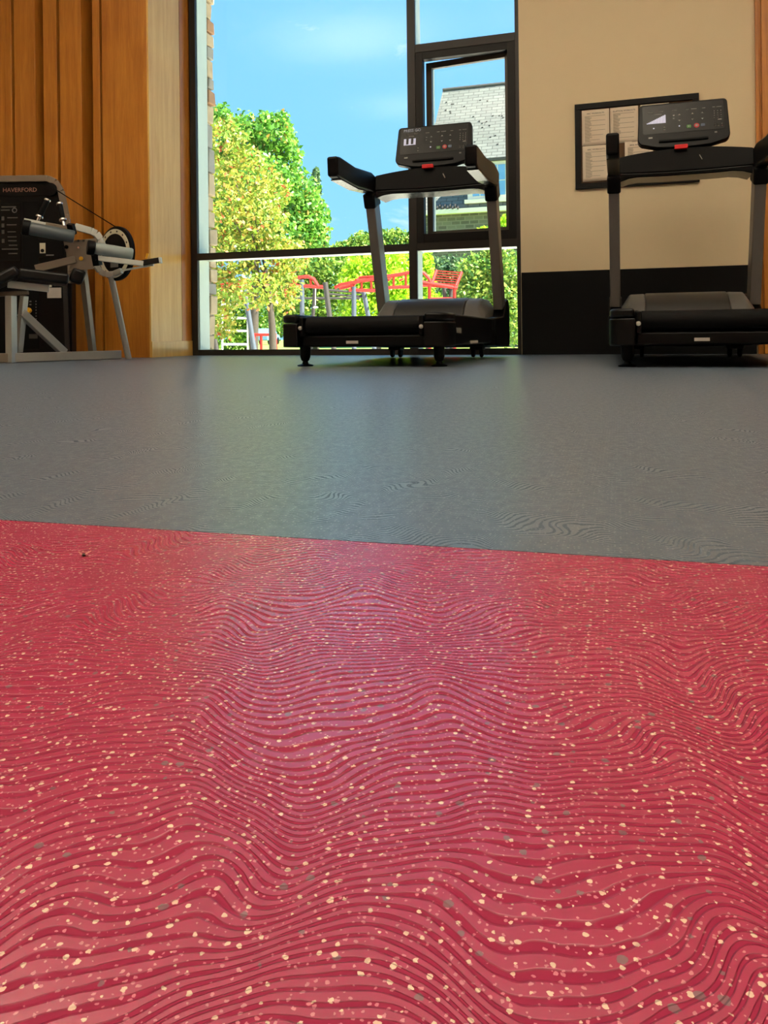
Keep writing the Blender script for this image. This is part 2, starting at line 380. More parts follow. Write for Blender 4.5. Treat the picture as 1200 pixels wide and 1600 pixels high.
struct(B(-8.2, 6.7, -6, 6.45, CEIL, CEIL + .4).build('ceiling', 'white_ceiling'))
struct(B(-8.2, 6.7, -5.7, -5.4, -.1, CEIL).build('wall_south', 'dull_wall'))
struct(B(5.2, 5.5, -5.4, 6.5, -.1, CEIL).build('wall_east', 'dull_wall'))
struct(B(-6.7, -6.4, -5.4, 6.5, -.1, CEIL).build('wall_west', 'dull_wall'))

wn_ = struct(empty('wall_north', (0, YW, 0)))
def wy(o): o.parent = wn_; o.matrix_parent_inverse = Matrix.Translation((0, -YW, 0)); return o
WL, WR_ = -3.76, -.757                     # window opening
wy(B(WR_, 5.2, YW, YW + .3, -.1, CEIL).build('plaster', 'beige'))
wy(B(WL, WR_, YW, YW + .3, 3.9, CEIL).build('lintel', 'beige'))
wz = .655
wy(B(WR_ + .004, .955, YW - .012, YW, .0, wz).build('wainscot_panel', 'wainscot', bevel=.003))

# timber panelling, left
wt = struct(empty('wall_northwest', (-4.5, YF, 0)))
def wp(o): o.parent = wt; o.matrix_parent_inverse = Matrix.Translation((4.5, -YF, 0)); return o
wp(B(-6.5, -4.15, YF + .34, YF + .44, -.1, CEIL).build('back_panel', 'wood'))
wp(B(-4.206, WL - .004, YF, 6.035, 0, CEIL).build('corner_panel', 'wood', bevel=.003))
wp(B(WL - .004, WL + .012, YF + .001, 6.035, 0, CEIL).build('reveal_panel', 'wood_window_lit', bevel=.002, label='flecked maple panel facing the window, window light put into its paler colour'))
wp(B(-4.15, WL - .02, 6.036, 6.41, -.1, CEIL).build('core_panel', 'wood'))
wp(B(-3.86, WL + .006, 6.05, 6.198, 0, CEIL).build('edge_board', 'wood', bevel=.002))
for k in range(4):                          # wide board, shadow groove, two narrow boards, deep slot
    q = -.485 * k
    wp(B(-4.639 + q, -4.414 + q, YF, YF + .34, 0, CEIL).build('board', 'wood', bevel=.002))
    wp(B(-4.738 + q, -4.673 + q, YF + .004, YF + .34, 0, CEIL).build('narrow_board', 'wood', bevel=.002))
    wp(B(-4.821 + q, -4.741 + q, YF + .012, YF + .34, 0, CEIL).build('narrow_board', 'wood', bevel=.002))
wp(B(-4.303, -4.232, YF + .004, YF + .34, 0, CEIL).build('narrow_board', 'wood', bevel=.002))
wp(B(WL - .03, WL + .02, YF + .002, 6.198, 0, .135).build('plinth', 'wood_window_lit', bevel=.002))
# timber pilaster, right edge
tw = struct(empty('trim_1', (1.2, YW, 0)))
for o in (B(.962, .985, YW - .035, YW, 0, CEIL).build('edge_strip', 'wood', bevel=.002),
          B(1.0, 1.9, YW - .05, YW, 0, CEIL).build('board', 'wood', bevel=.003),
          B(.985, 1.0, YW - .02, YW, 0, CEIL).build('groove_strip', 'wood')):
    o.parent = tw; o.matrix_parent_inverse = Matrix.Translation((-1.2, -YW, 0))

# ------------------------------------------------------------------ window
wi = struct(empty('window_1', (-2.26, YW, 0)))
def ww(o): o.parent = wi; o.matrix_parent_inverse = Matrix.Translation((2.26, -YW, 0)); return o
yd0, yd1, yg0, yg1, yf1 = YW - .0, YW + .030, YW + .032, YW + .040, YW + .215
TOPZ = 3.9
def member(name, x0, x1, z0, z1, inset=.008):
    ww(B(x0, x1, yd0, yd1, z0, z1).build(name, 'bronze', bevel=.002))
def fin(x0, x1, z0, z1): ww(B(x0, x1, yg1 + .001, yf1, z0, z1).build('outer_fin', 'pale_alu', bevel=.002))
member('jamb', WL + .012, -3.686, 0, TOPZ); fin(WL + .012, -3.688, 0, TOPZ)
member('jamb', -.788, WR_ - .001, 0, TOPZ); fin(-.784, WR_, 0, TOPZ)
member('mullion', -1.684, -1.614, 0, TOPZ); fin(-1.676, -1.622, 0, TOPZ)
for x0, x1 in ((-3.686, -1.684), (-1.614, -.788)):
    member('sill_rail', x0, x1, 0, .052); fin(x0, x1, .0, .044)
    member('rail', x0, x1, .868, .93); fin(x0, x1, .874, .924)
    member('head_rail', x0, x1, 3.84, TOPZ)
member('transom', -1.614, -.788, 2.517, 2.586); fin(-1.614, -.788, 2.524, 2.580)
# fixed panes
for x0, x1, z0, z1 in ((-3.686, -1.684, .052, .868), (-3.686, -1.684, .93, 3.84), (-1.614, -.788, .052, .868), (-1.614, -.788, 2.586, 3.84)):
    ww(B(x0 - .01, x1 + .01, yg0, yg1, z0 - .01, z1 + .01).build('pane', 'glass'))
# casement: inner dark frame, then the sash standing a little open, hinged on its right
cx0, cx1, cz0, cz1 = -1.614, -.788, .93, 2.517
fw = .062
for n_, a in (('casement_frame', (cx0, cx0 + fw, cz0, cz1)), ('casement_frame', (cx1 - fw, cx1, cz0, cz1)), ('casement_frame', (cx0 + fw, cx1 - fw, cz0, cz0 + .075)), ('casement_frame', (cx0 + fw, cx1 - fw, cz1 - .06, cz1))):
    ww(B(a[0], a[1], yd0 + .004, yd0 + .075, a[2], a[3]).build(n_, 'casement_bronze', bevel=.002))
sash = empty('sash', (cx1 - fw + .018, yd0 + .079, 0)); ww(sash); sash.rotation_euler = (0, 0, R(-6.0))
sw = -(cx1 - cx0 - 2 * fw + .03); sz0, sz1 = cz0 + .062, cz1 - .042
def sp_(o): o.parent = sash; return o
for a in ((sw, sw + .05, sz0, sz1), (-.05, 0, sz0, sz1), (sw + .05, -.05, sz0, sz0 + .05), (sw + .05, -.05, sz1 - .05, sz1)):
    sp_(B(a[0], a[1], 0, .04, a[2], a[3]).build('sash_bar', 'sash_bronze_lit', bevel=.002))
sp_(B(sw, sw + .050, .041, .075, sz0, sz1).build('sash_edge', 'pale_alu'))
sp_(B(sw + .045, -.045, .02, .03, sz0 + .045, sz1 - .045).build('pane', 'glass'))

# ------------------------------------------------------------------ outside: ground, stone corner
gr = struct(empty('ground_outside', (0, 30, -.5)))
def gp(o): o.parent = gr; o.matrix_parent_inverse = Matrix.Translation((0, -30, .5)); return o
gp(B(-60, 60, 6.58, 26, -.7, -.5).build('paving', 'paving')); gp(B(-120, 120, 26, 160, -.7, -.5).build('lawn', 'lawn'))
we = struct(empty('wall_exterior', (-4, 6.7, -.5)))
def wx(o): o.parent = we; o.matrix_parent_inverse = Matrix.Translation((4, -6.7, .5)); return o
wx(B(-4.7, -3.73, 6.43, 6.53, -.5, 4.6).build('mortar_core', 'mortar'))
rnd = random.Random(4)
z = -.5
while z < 4.5:
    h = rnd.uniform(.09, .24); dx = rnd.uniform(-.012, .018); dy = rnd.uniform(-.02, .02)
    x0 = -4.25; mat = rnd.choice(['stone', 'stone', 'stone_grey', 'stone', 'stone_rust'])
    st = B(x0, -3.692 + dx, 6.426, 6.545 + dy, z + .008, z + h - .008)
    st.v = [(p[0] + rnd.uniform(-.008, .008), p[1] + (rnd.uniform(-.008, .008) if p[1] > 6.5 else 0), p[2] + rnd.uniform(-.006, .006)) for p in st.v]
    wx(st.build('stone', mat, bevel=.01)); z += h

# ================================================================== TREADMILLS
def make_treadmill(cx, y0):
    T = empty('treadmill', (cx, y0, 0))
    P = lambda mb, n, mat, **k: mb.build(n, mat, k.pop('parent', T), **k)
    # lower cross bar and deck pan
    P(B(-.335, .335, .05, .12, .105, .165), 'rear_crossbar', 'black_plastic', bevel=.008)
    P(B(-.33, .33, .12, 1.35, .115, .170), 'deck', 'black_plastic', bevel=.004)
    lab = P(B(-.085, -.02, .047, .05, .122, .137), 'warning_label', 'label_white')
    # belt round the rear roller
    prof = arc(.085, .218, .047, 90, 270, 10) + [(1.46, .171), (1.46, .265)]
    mb = MB(); mb.prism(prof, .62, o=(-.31, 0, 0), u=(0, 1, 0), v=(0, 0, 1)); P(mb, 'running_belt', 'black_rubber', smooth=True)
    for sx in (-1, 1):
        # side rail
        P(B(min(sx * .315, sx * .45), max(sx * .315, sx * .45), .20, 1.62, .105, .272), 'side_rail', 'black_plastic', bevel=.012)
        # moulded end cap, rounded in plan
        r_ = .10
        if sx < 0: pl = [(.115, .245), (-.0, .245)] + [( -.0, .11)] + arc(.10, .10, .10, 180, 270, 6)[1:] + [(.115, 0)]
        else: pl = [(.0, 0), (.015, 0)] + arc(.015, .10, .10, -90, 0, 6)[1:] + [(.115, .245), (.0, .245)]
        mb = MB(); mb.prism(pl, .125, o=(sx * .455 if sx < 0 else .34, 0, .105)); cap = P(mb, 'end_cap', 'satin_black', bevel=.006)
        mb = MB(); mb.prism([(p[0] * .97 + .002, p[1]) for p in pl], .042, o=(sx * .455 if sx < 0 else .34, 0, .234)); P(mb, 'cap_lid', 'satin_black', parent=cap, bevel=.012)
        P(B(min(sx * .335, sx * .312), max(sx * .335, sx * .312), .012, .2, .16, .262), 'cap_bracket', 'black_plastic', bevel=.006)
        sc = MB().lathe([(.011, 0), (.011, .006), (.008, .008)], (sx * .326, .012, .205), (0, -1, 0), 12); P(sc, 'screw', 'silver')
        # foot
        mb = MB().lathe([(.042, 0), (.044, .006), (.018, .014), (.014, .026), (.022, .032), (.028, .05), (.030, .10), (.036, .14)], (sx * .375, .19, 0), (0, 0, 1), 18)
        P(mb, 'foot', 'black_plastic')
        # transport wheels
        for dx in (-.03, .03):
            mb = MB().lathe([(.03, -.011), (.034, -.006), (.034, .006), (.03, .011)], (sx * .30 + dx, 1.72, .036), (1, 0, 0), 18); P(mb, 'wheel', 'black_rubber')
        P(B(sx * .30 - .045, sx * .30 + .045, 1.66, 1.78, .055, .10), 'wheel_bracket', 'black_plastic', bevel=.004)
        # side of the motor end
        pl = [(1.42, .09), (2.05, .07), (2.09, .10), (2.09, .36), (2.02, .425), (1.93, .40), (1.80, .29), (1.42, .272)]
        mb = MB(); mb.prism(pl, .085, o=(.395 if sx > 0 else -.48, 0, 0), u=(0, 1, 0), v=(0, 0, 1)); P(mb, 'motor_side_cover', 'black_plastic', bevel=.008)
        # upright, leaning towards the runner
        up = P(bar((sx * .437, 1.87, .36), (sx * .437, 1.60, 1.14), .068, .13, up=(0, 1, 0)), 'upright', 'upright', bevel=.006)
        P(bar((sx * .437, 1.615, 1.10), (sx * .437, 1.575, 1.20), .086, .15, up=(0, 1, 0)), 'upright_collar', 'black_plastic', bevel=.012)
        # handrail, swept back
        pl = [(.79, 1.285), (.80, 1.165), (.86, 1.155), (1.20, 1.155), (1.50, 1.185), (1.68, 1.185), (1.70, 1.30), (1.50, 1.325), (1.15, 1.29), (.86, 1.295)]
        mb = MB(); mb.prism(pl, .072, o=(sx * .437 - .036, 0, 0), u=(0, 1, 0), v=(0, 0, 1)); hr = P(mb, 'handrail', 'black_plastic', bevel=.014, seg=3)
        mb = MB(); mb.prism([(.86, 1.149), (1.20, 1.149), (1.50, 1.179), (1.50, 1.186), (1.20, 1.156), (.86, 1.156)], .070, o=(sx * .437 - .035, 0, 0), u=(0, 1, 0), v=(0, 0, 1))
        P(mb, 'handrail_underside', 'grey_plastic', parent=hr, label='grey underside strip')
    P(B(.4495, .4515, .27, .40, .172, .20), 'side_badge', 'print_grey'); P(B(.4495, .4515, .66, .90, .112, .128), 'side_sticker', 'label_white')
    # motor pan
    mb = MB(); mb.prism([(1.30, .14), (1.42, .085), (2.05, .065), (2.05, .20), (1.30, .20)], .79, o=(-.395, 0, 0), u=(0, 1, 0), v=(0, 0, 1)); P(mb, 'motor_pan', 'black_plastic', bevel=.006)
    P(B(-.30, -.13, 1.985, 1.99, .10, .11), 'pan_seam', 'grey_plastic')
    # motor hood in three mouldings
    hp = [(1.44, .20), (1.44, .275), (1.50, .345), (1.58, .400), (1.68, .425), (1.95, .425), (2.08, .36), (2.08, .20)]
    mb = MB(); mb.prism(hp, .50, o=(-.25, 0, 0), u=(0, 1, 0), v=(0, 0, 1)); P(mb, 'motor_hood', 'hood_grey', bevel=.01)
    for sx in (-1, 1):
        def sec(x, k): return [(x, y * 1 + (1 - k) * .06, .2 + (zz - .2) * k) for y, zz in hp]
        a = sec(sx * .25, .985); bq = sec(sx * .345, .97); c_ = sec(sx * .395, .62); n = len(hp); v = a + bq + c_
        f = [(i + q * n, (i + 1) % n + q * n, (i + 1) % n + (q + 1) * n, i + (q + 1) * n) for q in (0, 1) for i in range(n)] + [tuple(range(n)), tuple(range(2 * n, 3 * n))]
        P(MB().add(v, f), 'hood_end', 'hood_end', bevel=.008)
    # dash between the handrails: bowed top edge, grey underside
    n = 14; v = []; f = []
    for i in range(n + 1):
        q = -1 + 2 * i / n; x = .405 * q; k = 1 - q * q; yy = 1.56 + .05 * k
        v += [(x, yy, 1.205), (x, yy + .015, 1.315 + .045 * k), (x, yy + .16, 1.325 + .045 * k), (x, yy + .15, 1.205)]
    for i in range(n):
        for a_, b_ in ((0, 1), (1, 2), (2, 3), (3, 0)): f.append((i * 4 + a_, i * 4 + b_, i * 4 + 4 + b_, i * 4 + 4 + a_))
    f += [(0, 1, 2, 3), (n * 4, n * 4 + 1, n * 4 + 2, n * 4 + 3)]
    dash = P(MB().add(v, f), 'dash', 'black_plastic', bevel=.008)
    v = []; f = []
    for i in range(n + 1):
        q = -1 + 2 * i / n; x = .40 * q; k = 1 - q * q; yy = 1.56 + .05 * k; dz = .03 * max(0, abs(q) - .8) / .2
        v += [(x, yy + .002, 1.207), (x, yy + .012, 1.182 - dz), (x, yy + .25, 1.186 - dz), (x, yy + .25, 1.207)]
    for i in range(n):
        for a_, b_ in ((0, 1), (1, 2), (2, 3), (3, 0)): f.append((i * 4 + a_, i * 4 + b_, i * 4 + 4 + b_, i * 4 + 4 + a_))
    f += [(0, 1, 2, 3), (n * 4, n * 4 + 1, n * 4 + 2, n * 4 + 3)]
    P(MB().add(v, f), 'dash_underside', 'grey_plastic', parent=dash, bevel=.006, label='grey underside of the dash')
    P(B(-.06, .02, 1.585, 1.612, 1.345, 1.373), 'safety_key', 'red_plastic', bevel=.004, label='red safety key')
    P(bar((.09, 1.600, 1.30), (.105, 1.597, 1.27), .008, .004), 'key_clip', 'silver')
    # console: tilted slab with a bowed lower edge
    tilt = R(14); u = Vector((1, 0, 0)); vv = Vector((0, math.sin(tilt), math.cos(tilt))); o0 = Vector((0, 1.665, 1.375))
    w2, H_ = .268, .325
    pl = arc(w2 - .035, .075, .05, -60, 0, 4) + arc(w2 - .02, H_ - .025, .025, 0, 90, 4) + arc(-w2 + .02, H_ - .025, .025, 90, 180, 4) + arc(-w2 + .035, .075, .05, 180, 240, 4) + [(-.16, .005), (0, -.005), (.16, .005)]
    mb = MB(); mb.prism(pl, .05, o=o0, u=-u, v=vv); con = P(mb, 'console', 'satin_black', bevel=.006)
    nf = u.cross(vv)                              # faces the runner
    def F_(x, y, d=.0): return o0 + u * x + vv * y + nf * d
    base = Matrix((( *u, 0), (*vv, 0), (*nf, 0), (0, 0, 0, 1))).transposed(); base = Matrix.Identity(4)
    base.col[0][:3] = u; base.col[1][:3] = vv; base.col[2][:3] = nf
    def rect(name, x0, x1, y0, y1, mat, d0=.0005, d1=.003, poly=None):
        mb = MB(); mb.prism(poly or [(x0, y0), (x1, y0), (x1, y1), (x0, y1)], d1 - d0, o=F_(0, 0, d0), u=u, v=vv); return mb.build(name, mat, con)
    rect('display_panel', 0, 0, 0, 0, 'screen_black', .0005, .002, rrect(-.25, .25, .105, .312, .012))
    rect('tray_lip', -.15, .15, .040, .052, 'black_rubber', .0, .012)
    def tm(x, y, d=.004):
        mtx = base.copy(); mtx.translation = F_(x, y, d); return mtx
    # printed legends, arrows, keypad
    def up_(x, y, s=.008): rect('arrow_mark', 0, 0, 0, 0, 'icon', .002, .003, [(x - s, y - s * .6), (x + s, y - s * .6), (x, y + s * .7)])
    def dn_(x, y, s=.008): rect('arrow_mark', 0, 0, 0, 0, 'icon', .002, .003, [(x - s, y + s * .6), (x, y - s * .7), (x + s, y + s * .6)])
    for x in (-.02, .06, .12): up_(x, .232); dn_(x, .188)
    for x, y in ((-.055, .228), (-.055, .207)): rect('icon_mark', x - .005, x + .005, y - .004, y + .004, 'icon', .002, .003)
    up_(-.115, .150, .007); dn_(-.115, .128, .007)
    for x, l in ((-.20, .03), (-.135, .032), (-.05, .028), (.03, .02), (.07, .035), (.13, .02), (.19, .016), (.222, .032)):
        rect('legend_print', x - l / 2, x + l / 2, .262, .267, 'print_grey', .002, .0028)
    for i in range(3):
        for j in range(4): rect('keypad_digit', .19 + i * .02, .195 + i * .02, .232 - j * .016, .240 - j * .016, 'print_grey', .002, .0028)
        for j in range(2): rect('keypad_digit', .19 + i * .02, .200 + i * .02, .138 - j * .014, .145 - j * .014, 'print_dim', .002, .0028)
    rect('keypad_digit', .212, .236, .170, .176, 'icon', .002, .0028)
    rect('go_button', 0, 0, 0, 0, 'go_green', .002, .005, rrect(.022, .05, .129, .151, .006)); rect('go_mark', 0, 0, 0, 0, 'icon', .005, .006, [(.031, .134), (.043, .140), (.031, .146)])
    st = MB().lathe([(.016, 0), (.016, .003), (.013, .004)], F_(.083, .142, .002), nf, 18).build('stop_button', 'stop_red', con)
    MB().lathe([(.008, 0), (.008, .001)], F_(.083, .142, .0061), nf, 14).build('stop_mark', 'icon', con)
    rect('cool_button', 0, 0, 0, 0, 'cool_blue', .002, .005, rrect(.108, .134, .133, .153, .006))
    rect('icon_mark', -.026, -.018, .145, .153, 'led_white', .002, .0028)
    rect('brand_mark', -.215, -.19, .074, .084, 'icon', .001, .002); rect('brand_mark', .19, .205, .080, .090, 'print_grey', .001, .002)
    return T, con, rect, text, tm

def graph(rect, heights, x0, x1, y0, hmax):
    n = len(heights); w_ = (x1 - x0) / n
    for i, h in enumerate(heights): rect('lit_bar', x0 + i * w_ + w_ * .06, x0 + (i + 1) * w_ - w_ * .06, y0, y0 + .006 + h * hmax, 'led_white', .002, .003)

TA, con, rect, _, tm = make_treadmill(-1.275, 3.70)
tag(TA, 'black treadmill in front of the tall window, display reading press go', 'treadmill', 'treadmills facing the window wall')
graph(rect, [1, 1, 0, 0, 1, 1, 0, 0, 1, 1], -.225, -.135, .178, .045)
text('PRESS GO', .030, 'scrolling_text', 'led_dim', con, tm(-.165, .292))
rect('legend_print', -.19, -.15, .243, .248, 'print_grey', .002, .0028)
TB, con, rect, _, tm = make_treadmill(.405, 3.70)
tag(TB, 'black treadmill before the framed notice board, screen showing a rising staircase graph', 'treadmill', 'treadmills facing the window wall')
graph(rect, [i / 11 for i in range(12)], -.225, -.105, .180, .052)
rect('legend_print', -.19, -.13, .243, .248, 'print_grey', .002, .0028); rect('icon_mark', -.185, -.177, .142, .150, 'led_white', .002, .0028)

# ================================================================== NOTICE BOARD
nb = empty('notice_board', (.126, YW, 1.29))
def nbp(o): o.parent = nb; o.matrix_parent_inverse = Matrix.Translation((-.126, -YW, -1.29)); return o
bx0, bx1, bz0, bz1, fw = -.325, .577, 1.289, 1.952, .045
nbp(B(bx0 + .01, bx1 - .01, YW - .010, YW - .001, bz0 + .01, bz1 - .01).build('cork_backing', 'cork'))
for a in ((bx0, bx1, bz1 - fw, bz1), (bx0, bx1, bz0, bz0 + fw), (bx0, bx0 + fw, bz0 + fw, bz1 - fw), (bx1 - fw, bx1, bz0 + fw, bz1 - fw)):
    nbp(B(a[0], a[1], YW - .024, YW - .001, a[2], a[3]).build('frame_bar', 'frame_black', bevel=.002))
tag(nb, 'black framed cork notice board hanging on the beige wall', 'notice board')
def paper(x0, ztop, head, label, seed, curl=False, wide=.205, lines=True):
    rd = random.Random(seed); h_ = .277; yb = YW - .012 - seed * .0006
    e_ = empty('paper_sheet', (x0, yb, ztop))
    n = 8; v = []; f = []
    for i in range(n + 1):
        for j in range(n + 1):
            q, r_ = i / n, j / n; lift = .012 * max(0, q + r_ - 1.35) ** 2 * (3 if curl else .6)
            v.append((q * wide, -lift, -r_ * h_))
    for i in range(n):
        for j in range(n): f.append((i * (n + 1) + j, i * (n + 1) + j + 1, (i + 1) * (n + 1) + j + 1, (i + 1) * (n + 1) + j))
    s0 = MB().add(v, f).build('sheet', 'paper', e_, smooth=True)
    md = s0.modifiers.new('thickness', 'SOLIDIFY'); md.thickness = .0004; md.offset = 0
    mtx = Matrix.Translation((wide / 2, -.0012, -.030)) @ Matrix.Rotation(R(90), 4, 'X')
    text(head, .0165 if len(head) < 15 else .0150, 'heading', 'ink', e_, mtx, extrude=.0003)
    if lines:
        mb = MB(); z_ = -.048; k = 0
        while z_ > -h_ + .03:
            if k % 6 == 0: a, b_ = .022, wide - .03
            elif k % 6 < 5: a, b_ = .022, .022 + rd.uniform(.035, .055)
            mb.box(a, b_, -.0012, -.0006, z_ - .0022, z_)
            z_ -= .0062; k += 1
        mb.build('printed_lines', 'ink_pale', e_, kind='stuff')
    return tag(e_, label, 'paper', 'workout sheets on the notice board')
paper(-.272, 1.902, 'ARC WORKOUTS', 'white workout sheet at the top left corner of the notice board', 1, True)
paper(-.060, 1.902, 'ELLIPTICAL WORKOUTS', 'white workout sheet just right of the top left sheet, behind the treadmill handle', 2)
paper(-.270, 1.622, 'ARC WORKOUTS', 'white workout sheet at the bottom left of the notice board, its corner curling', 3, True)
paper(.045, 1.632, 'BIKE WORKOUTS', 'white workout sheet low on the board, showing between treadmill handle and console', 4)
paper(.162, 1.902, 'ROWER WORKOUTS', 'white workout sheet mostly hidden behind the treadmill console', 5)

# ================================================================== LEG CURL MACHINE
mach = empty('leg_curl_machine', W(110, 562, 5.8) * 1.0); mach.location.z = 0
inv = Matrix.Translation(-Vector(mach.location))
def mp_(mb, name, mat, parent=None, **k):
    if parent is None or parent is mach: mb.v = [tuple(Vector(p) - Vector(mach.location)) for p in mb.v]; return mb.build(name, mat, mach, **k)
    mb.v = [tuple(Vector(p) - Vector(mach.location)) for p in mb.v]; return mb.build(name, mat, parent, **k)
tag(mach, 'silver and black leg curl machine against the timber panelling', 'exercise machine')
ZT = 6.05                                   # shroud of the weight stack
pR, pL = W(112, 540, ZT), W(-45, 540, ZT); tx = unit(Vector((pR.x - pL.x, pR.y - pL.y, 0))); ty = Vector((-tx.y, tx.x, 0)); TWD = Vector((pR.x - pL.x, pR.y - pL.y, 0)).length
TO = Vector((pL.x, pL.y, 0))
TH = W(60, 282, ZT).z
def tp(x, z_, d=0): return TO + tx * x + Vector((0, 0, z_)) - ty * d        # x along the face, d towards the viewer
pxm = TWD / 157.0                           # metres per pixel across the face
def tx_(px): return (px + 45) * pxm
def tz_(py, px=50): return W(px, py, ZT).z
# tapering shroud outline
out_ = [(0, .02), (TWD, .02), (TWD, .62), (TWD - .03, TH - .42)] + [(TWD - .045, TH - .30), (TWD - .09, TH - .08), (TWD - .13, TH - .02), (TWD - .18, TH), (.10, TH), (.03, TH - .04), (0, TH - .2)]
mb = MB(); mb.prism(out_, .10, o=TO, u=tx, v=(0, 0, 1)); mb.v = [tuple(Vector(p) + ty * .30) if False else p for p in mb.v]
tower = mp_(mb, 'stack_shroud', 'satin_black', bevel=.008)
# pushed direction check: u x v = tx x z points to the viewer, so shift the body back
tower.location = ty * .10
# silver rim along the shroud
rim = [tp(TWD + .012, .60, .012), tp(TWD - .012, TH - .40, .012), tp(TWD - .03, TH - .27, .012), tp(TWD - .065, TH - .09, .012), tp(TWD - .11, TH - .015, .012), tp(TWD - .17, TH + .012, .012), tp(.09, TH + .012, .012), tp(-.01, TH - .05, .012), tp(-.02, .02, .012)]
for a, b_ in zip(rim[:-1], rim[1:]): mp_(MB().bar(a, b_, .05, .026, up=tuple(ty)), 'shroud_rim', 'brown_plate', bevel=.004)
mp_(B(0, 0, 0, 0, 0, 0).add([tp(tx_(105), .05, .004), tp(tx_(112), .05, .004), tp(tx_(112), .62, .004), tp(tx_(105), .62, .004)], [(0, 1, 2, 3)]) if False else MB().bar(tp(tx_(106), .04, .006), tp(tx_(103), .66, .006), .035, .012, up=tuple(ty)), 'shroud_edge', 'hood_grey')
def face(name, x0, x1, y0, y1, mat, d=.004, **k):
    a = [(tx_(x0), tz_(y1)), (tx_(x1), tz_(y1)), (tx_(x1), tz_(y0)), (tx_(x0), tz_(y0))]
    mb = MB(); mb.prism(a, d, o=TO, u=tx, v=(0, 0, 1)); return mp_(mb, name, mat, **k)
face('title_plate', -20, 80, 288, 306, 'black_plastic', .004, bevel=.002)
face('stack_window', 38, 62, 315, 545, 'black_rubber', .003)
face('instruction_panel', -30, 34, 318, 408, 'screen_black', .004)
tmx = Matrix.Identity(4); tmx.col[0][:3] = tx; tmx.col[1][:3] = (0, 0, 1); tmx.col[2][:3] = -ty
tmx.translation = tp(tx_(34), tz_(297), .0055) - Vector(mach.location)
text('HAVERFORD', .047, 'title_lettering', 'print_orange', mach, tmx, extrude=.0006)
for i, (x0, x1, yy) in enumerate([(5, 28, 323), (4, 18, 328), (14, 30, 340), (13, 28, 351), (14, 27, 362), (14, 28, 370), (15, 28, 376), (16, 29, 383), (5, 30, 389), (15, 29, 396)]):
    face('printed_line', x0, x1, yy - .9, yy + .9, 'print_dim', .0052)
for yy in (341, 352, 362, 376): face('printed_figure', 5, 9, yy - 3, yy + 3, 'print_dim', .0052)
mb = MB(); ctr = tp(tx_(25.5), tz_(328.5), .006); ring = [ctr + tx * (.017 * math.cos(a)) + Vector((0, 0, .017 * math.sin(a))) for a in [2 * math.pi * i / 16 for i in range(16)]]
mb.tube(ring, .0035, 6, closed=True); mp_(mb, 'printed_figure', 'print_grey')
mb = MB(); mb.prism([(tx_(74), tz_(302)), (tx_(86), tz_(302)), (tx_(85), tz_(298)), (tx_(74.5), tz_(291))], .006, o=TO, u=tx, v=(0, 0, 1)); mp_(mb, 'warning_triangle', 'print_grey')
face('stack_label', 64, 73, 380, 396, 'cream', .005); 
mb = MB().lathe([(.014, 0), (.014, .004)], tp(tx_(68.5), tz_(392), .006), -ty, 14); mp_(mb, 'label_eye', 'black_plastic')
face('stack_panel', 62, 100, 375, 402, 'black_plastic', .004); face('printed_line', 74, 86, 398, 400, 'print_grey', .006)
face('instruction_card', 75, 97, 450, 466, 'label_white', .005); face('sticker', 77, 82, 443, 449, 'label_white', .005)
for k in range(7): face('weight_mark', 56.5, 58, 470 + k * 4.6, 471.8 + k * 4.6, 'print_grey', .005)
for k in range(2): face('weight_mark', 47, 50, 470 + k * 5, 472 + k * 5, 'print_grey', .005)
face('weight_plate_tab', 46, 59, 522, 529, 'print_dim', .005)
mb = MB().lathe([(.010, 0), (.010, .03), (.022, .034), (.024, .05), (.018, .058)], tp(tx_(49), tz_(485.5), .0), -ty, 16); mp_(mb, 'selector_pin', 'yellow', label='yellow selector pin')
mb = MB().lathe([(.05, 0), (.05, .03), (.01, .034)], tp(tx_(84), tz_(297), .0), -ty, 22); mp_(mb, 'pulley', 'black_plastic')

# base frame and posts
f0, f1 = W(18, 559.5, 5.33), W(187, 554, 6.06); f0.z = f1.z = .036
mp_(bar(f0, f1, .05, .064), 'base_beam', 'silver', bevel=.004)
g0 = W(-40, 560, 5.33); g0.z = .036
mp_(bar(g0, f0, .05, .064), 'cross_beam', 'brown_plate', bevel=.004)
sp0 = W(16, 470, 5.30); sp0 = Vector((f0.x, f0.y, sp0.z)); 
mp_(bar((f0.x, f0.y, .0), (f0.x, f0.y, W(16, 462, 5.33).z), .055, .055, up=(0, 1, 0)), 'seat_post', 'silver', bevel=.004)
mp_(bar(W(29, 550, 5.45), W(38, 462, 5.42), .035, .05, up=(0, 1, 0)), 'strut', 'silver', bevel=.003)
mp_(bar(W(33, 488, 5.42), W(100, 551, 5.72), .05, .055, up=(0, 0, 1)), 'brace', 'silver', bevel=.004)
mp_(bar(W(12, 444, 5.32), W(77, 451, 5.42), .04, .05), 'seat_rail', 'pale_steel', bevel=.004)
mp_(bar(W(-30, 462, 5.34), W(44, 457, 5.42), .06, .03), 'seat_carriage', 'brown_plate', bevel=.004)
# seat pad: wedge nose and padded top
a0, a1 = W(28, 429, 5.36), W(106, 438, 5.50)
mp_(bar(a0, a1, .30, .075), 'seat_pad', 'vinyl', bevel=.02, seg=3)
mp_(bar(W(30, 424, 5.36), W(-45, 462, 5.25), .30, .07), 'back_pad', 'vinyl', bevel=.02, seg=3)
mp_(bar(W(110, 428, 5.62), W(131, 436, 5.66), .14, .10), 'thigh_pad_end', 'vinyl', bevel=.02, seg=3)
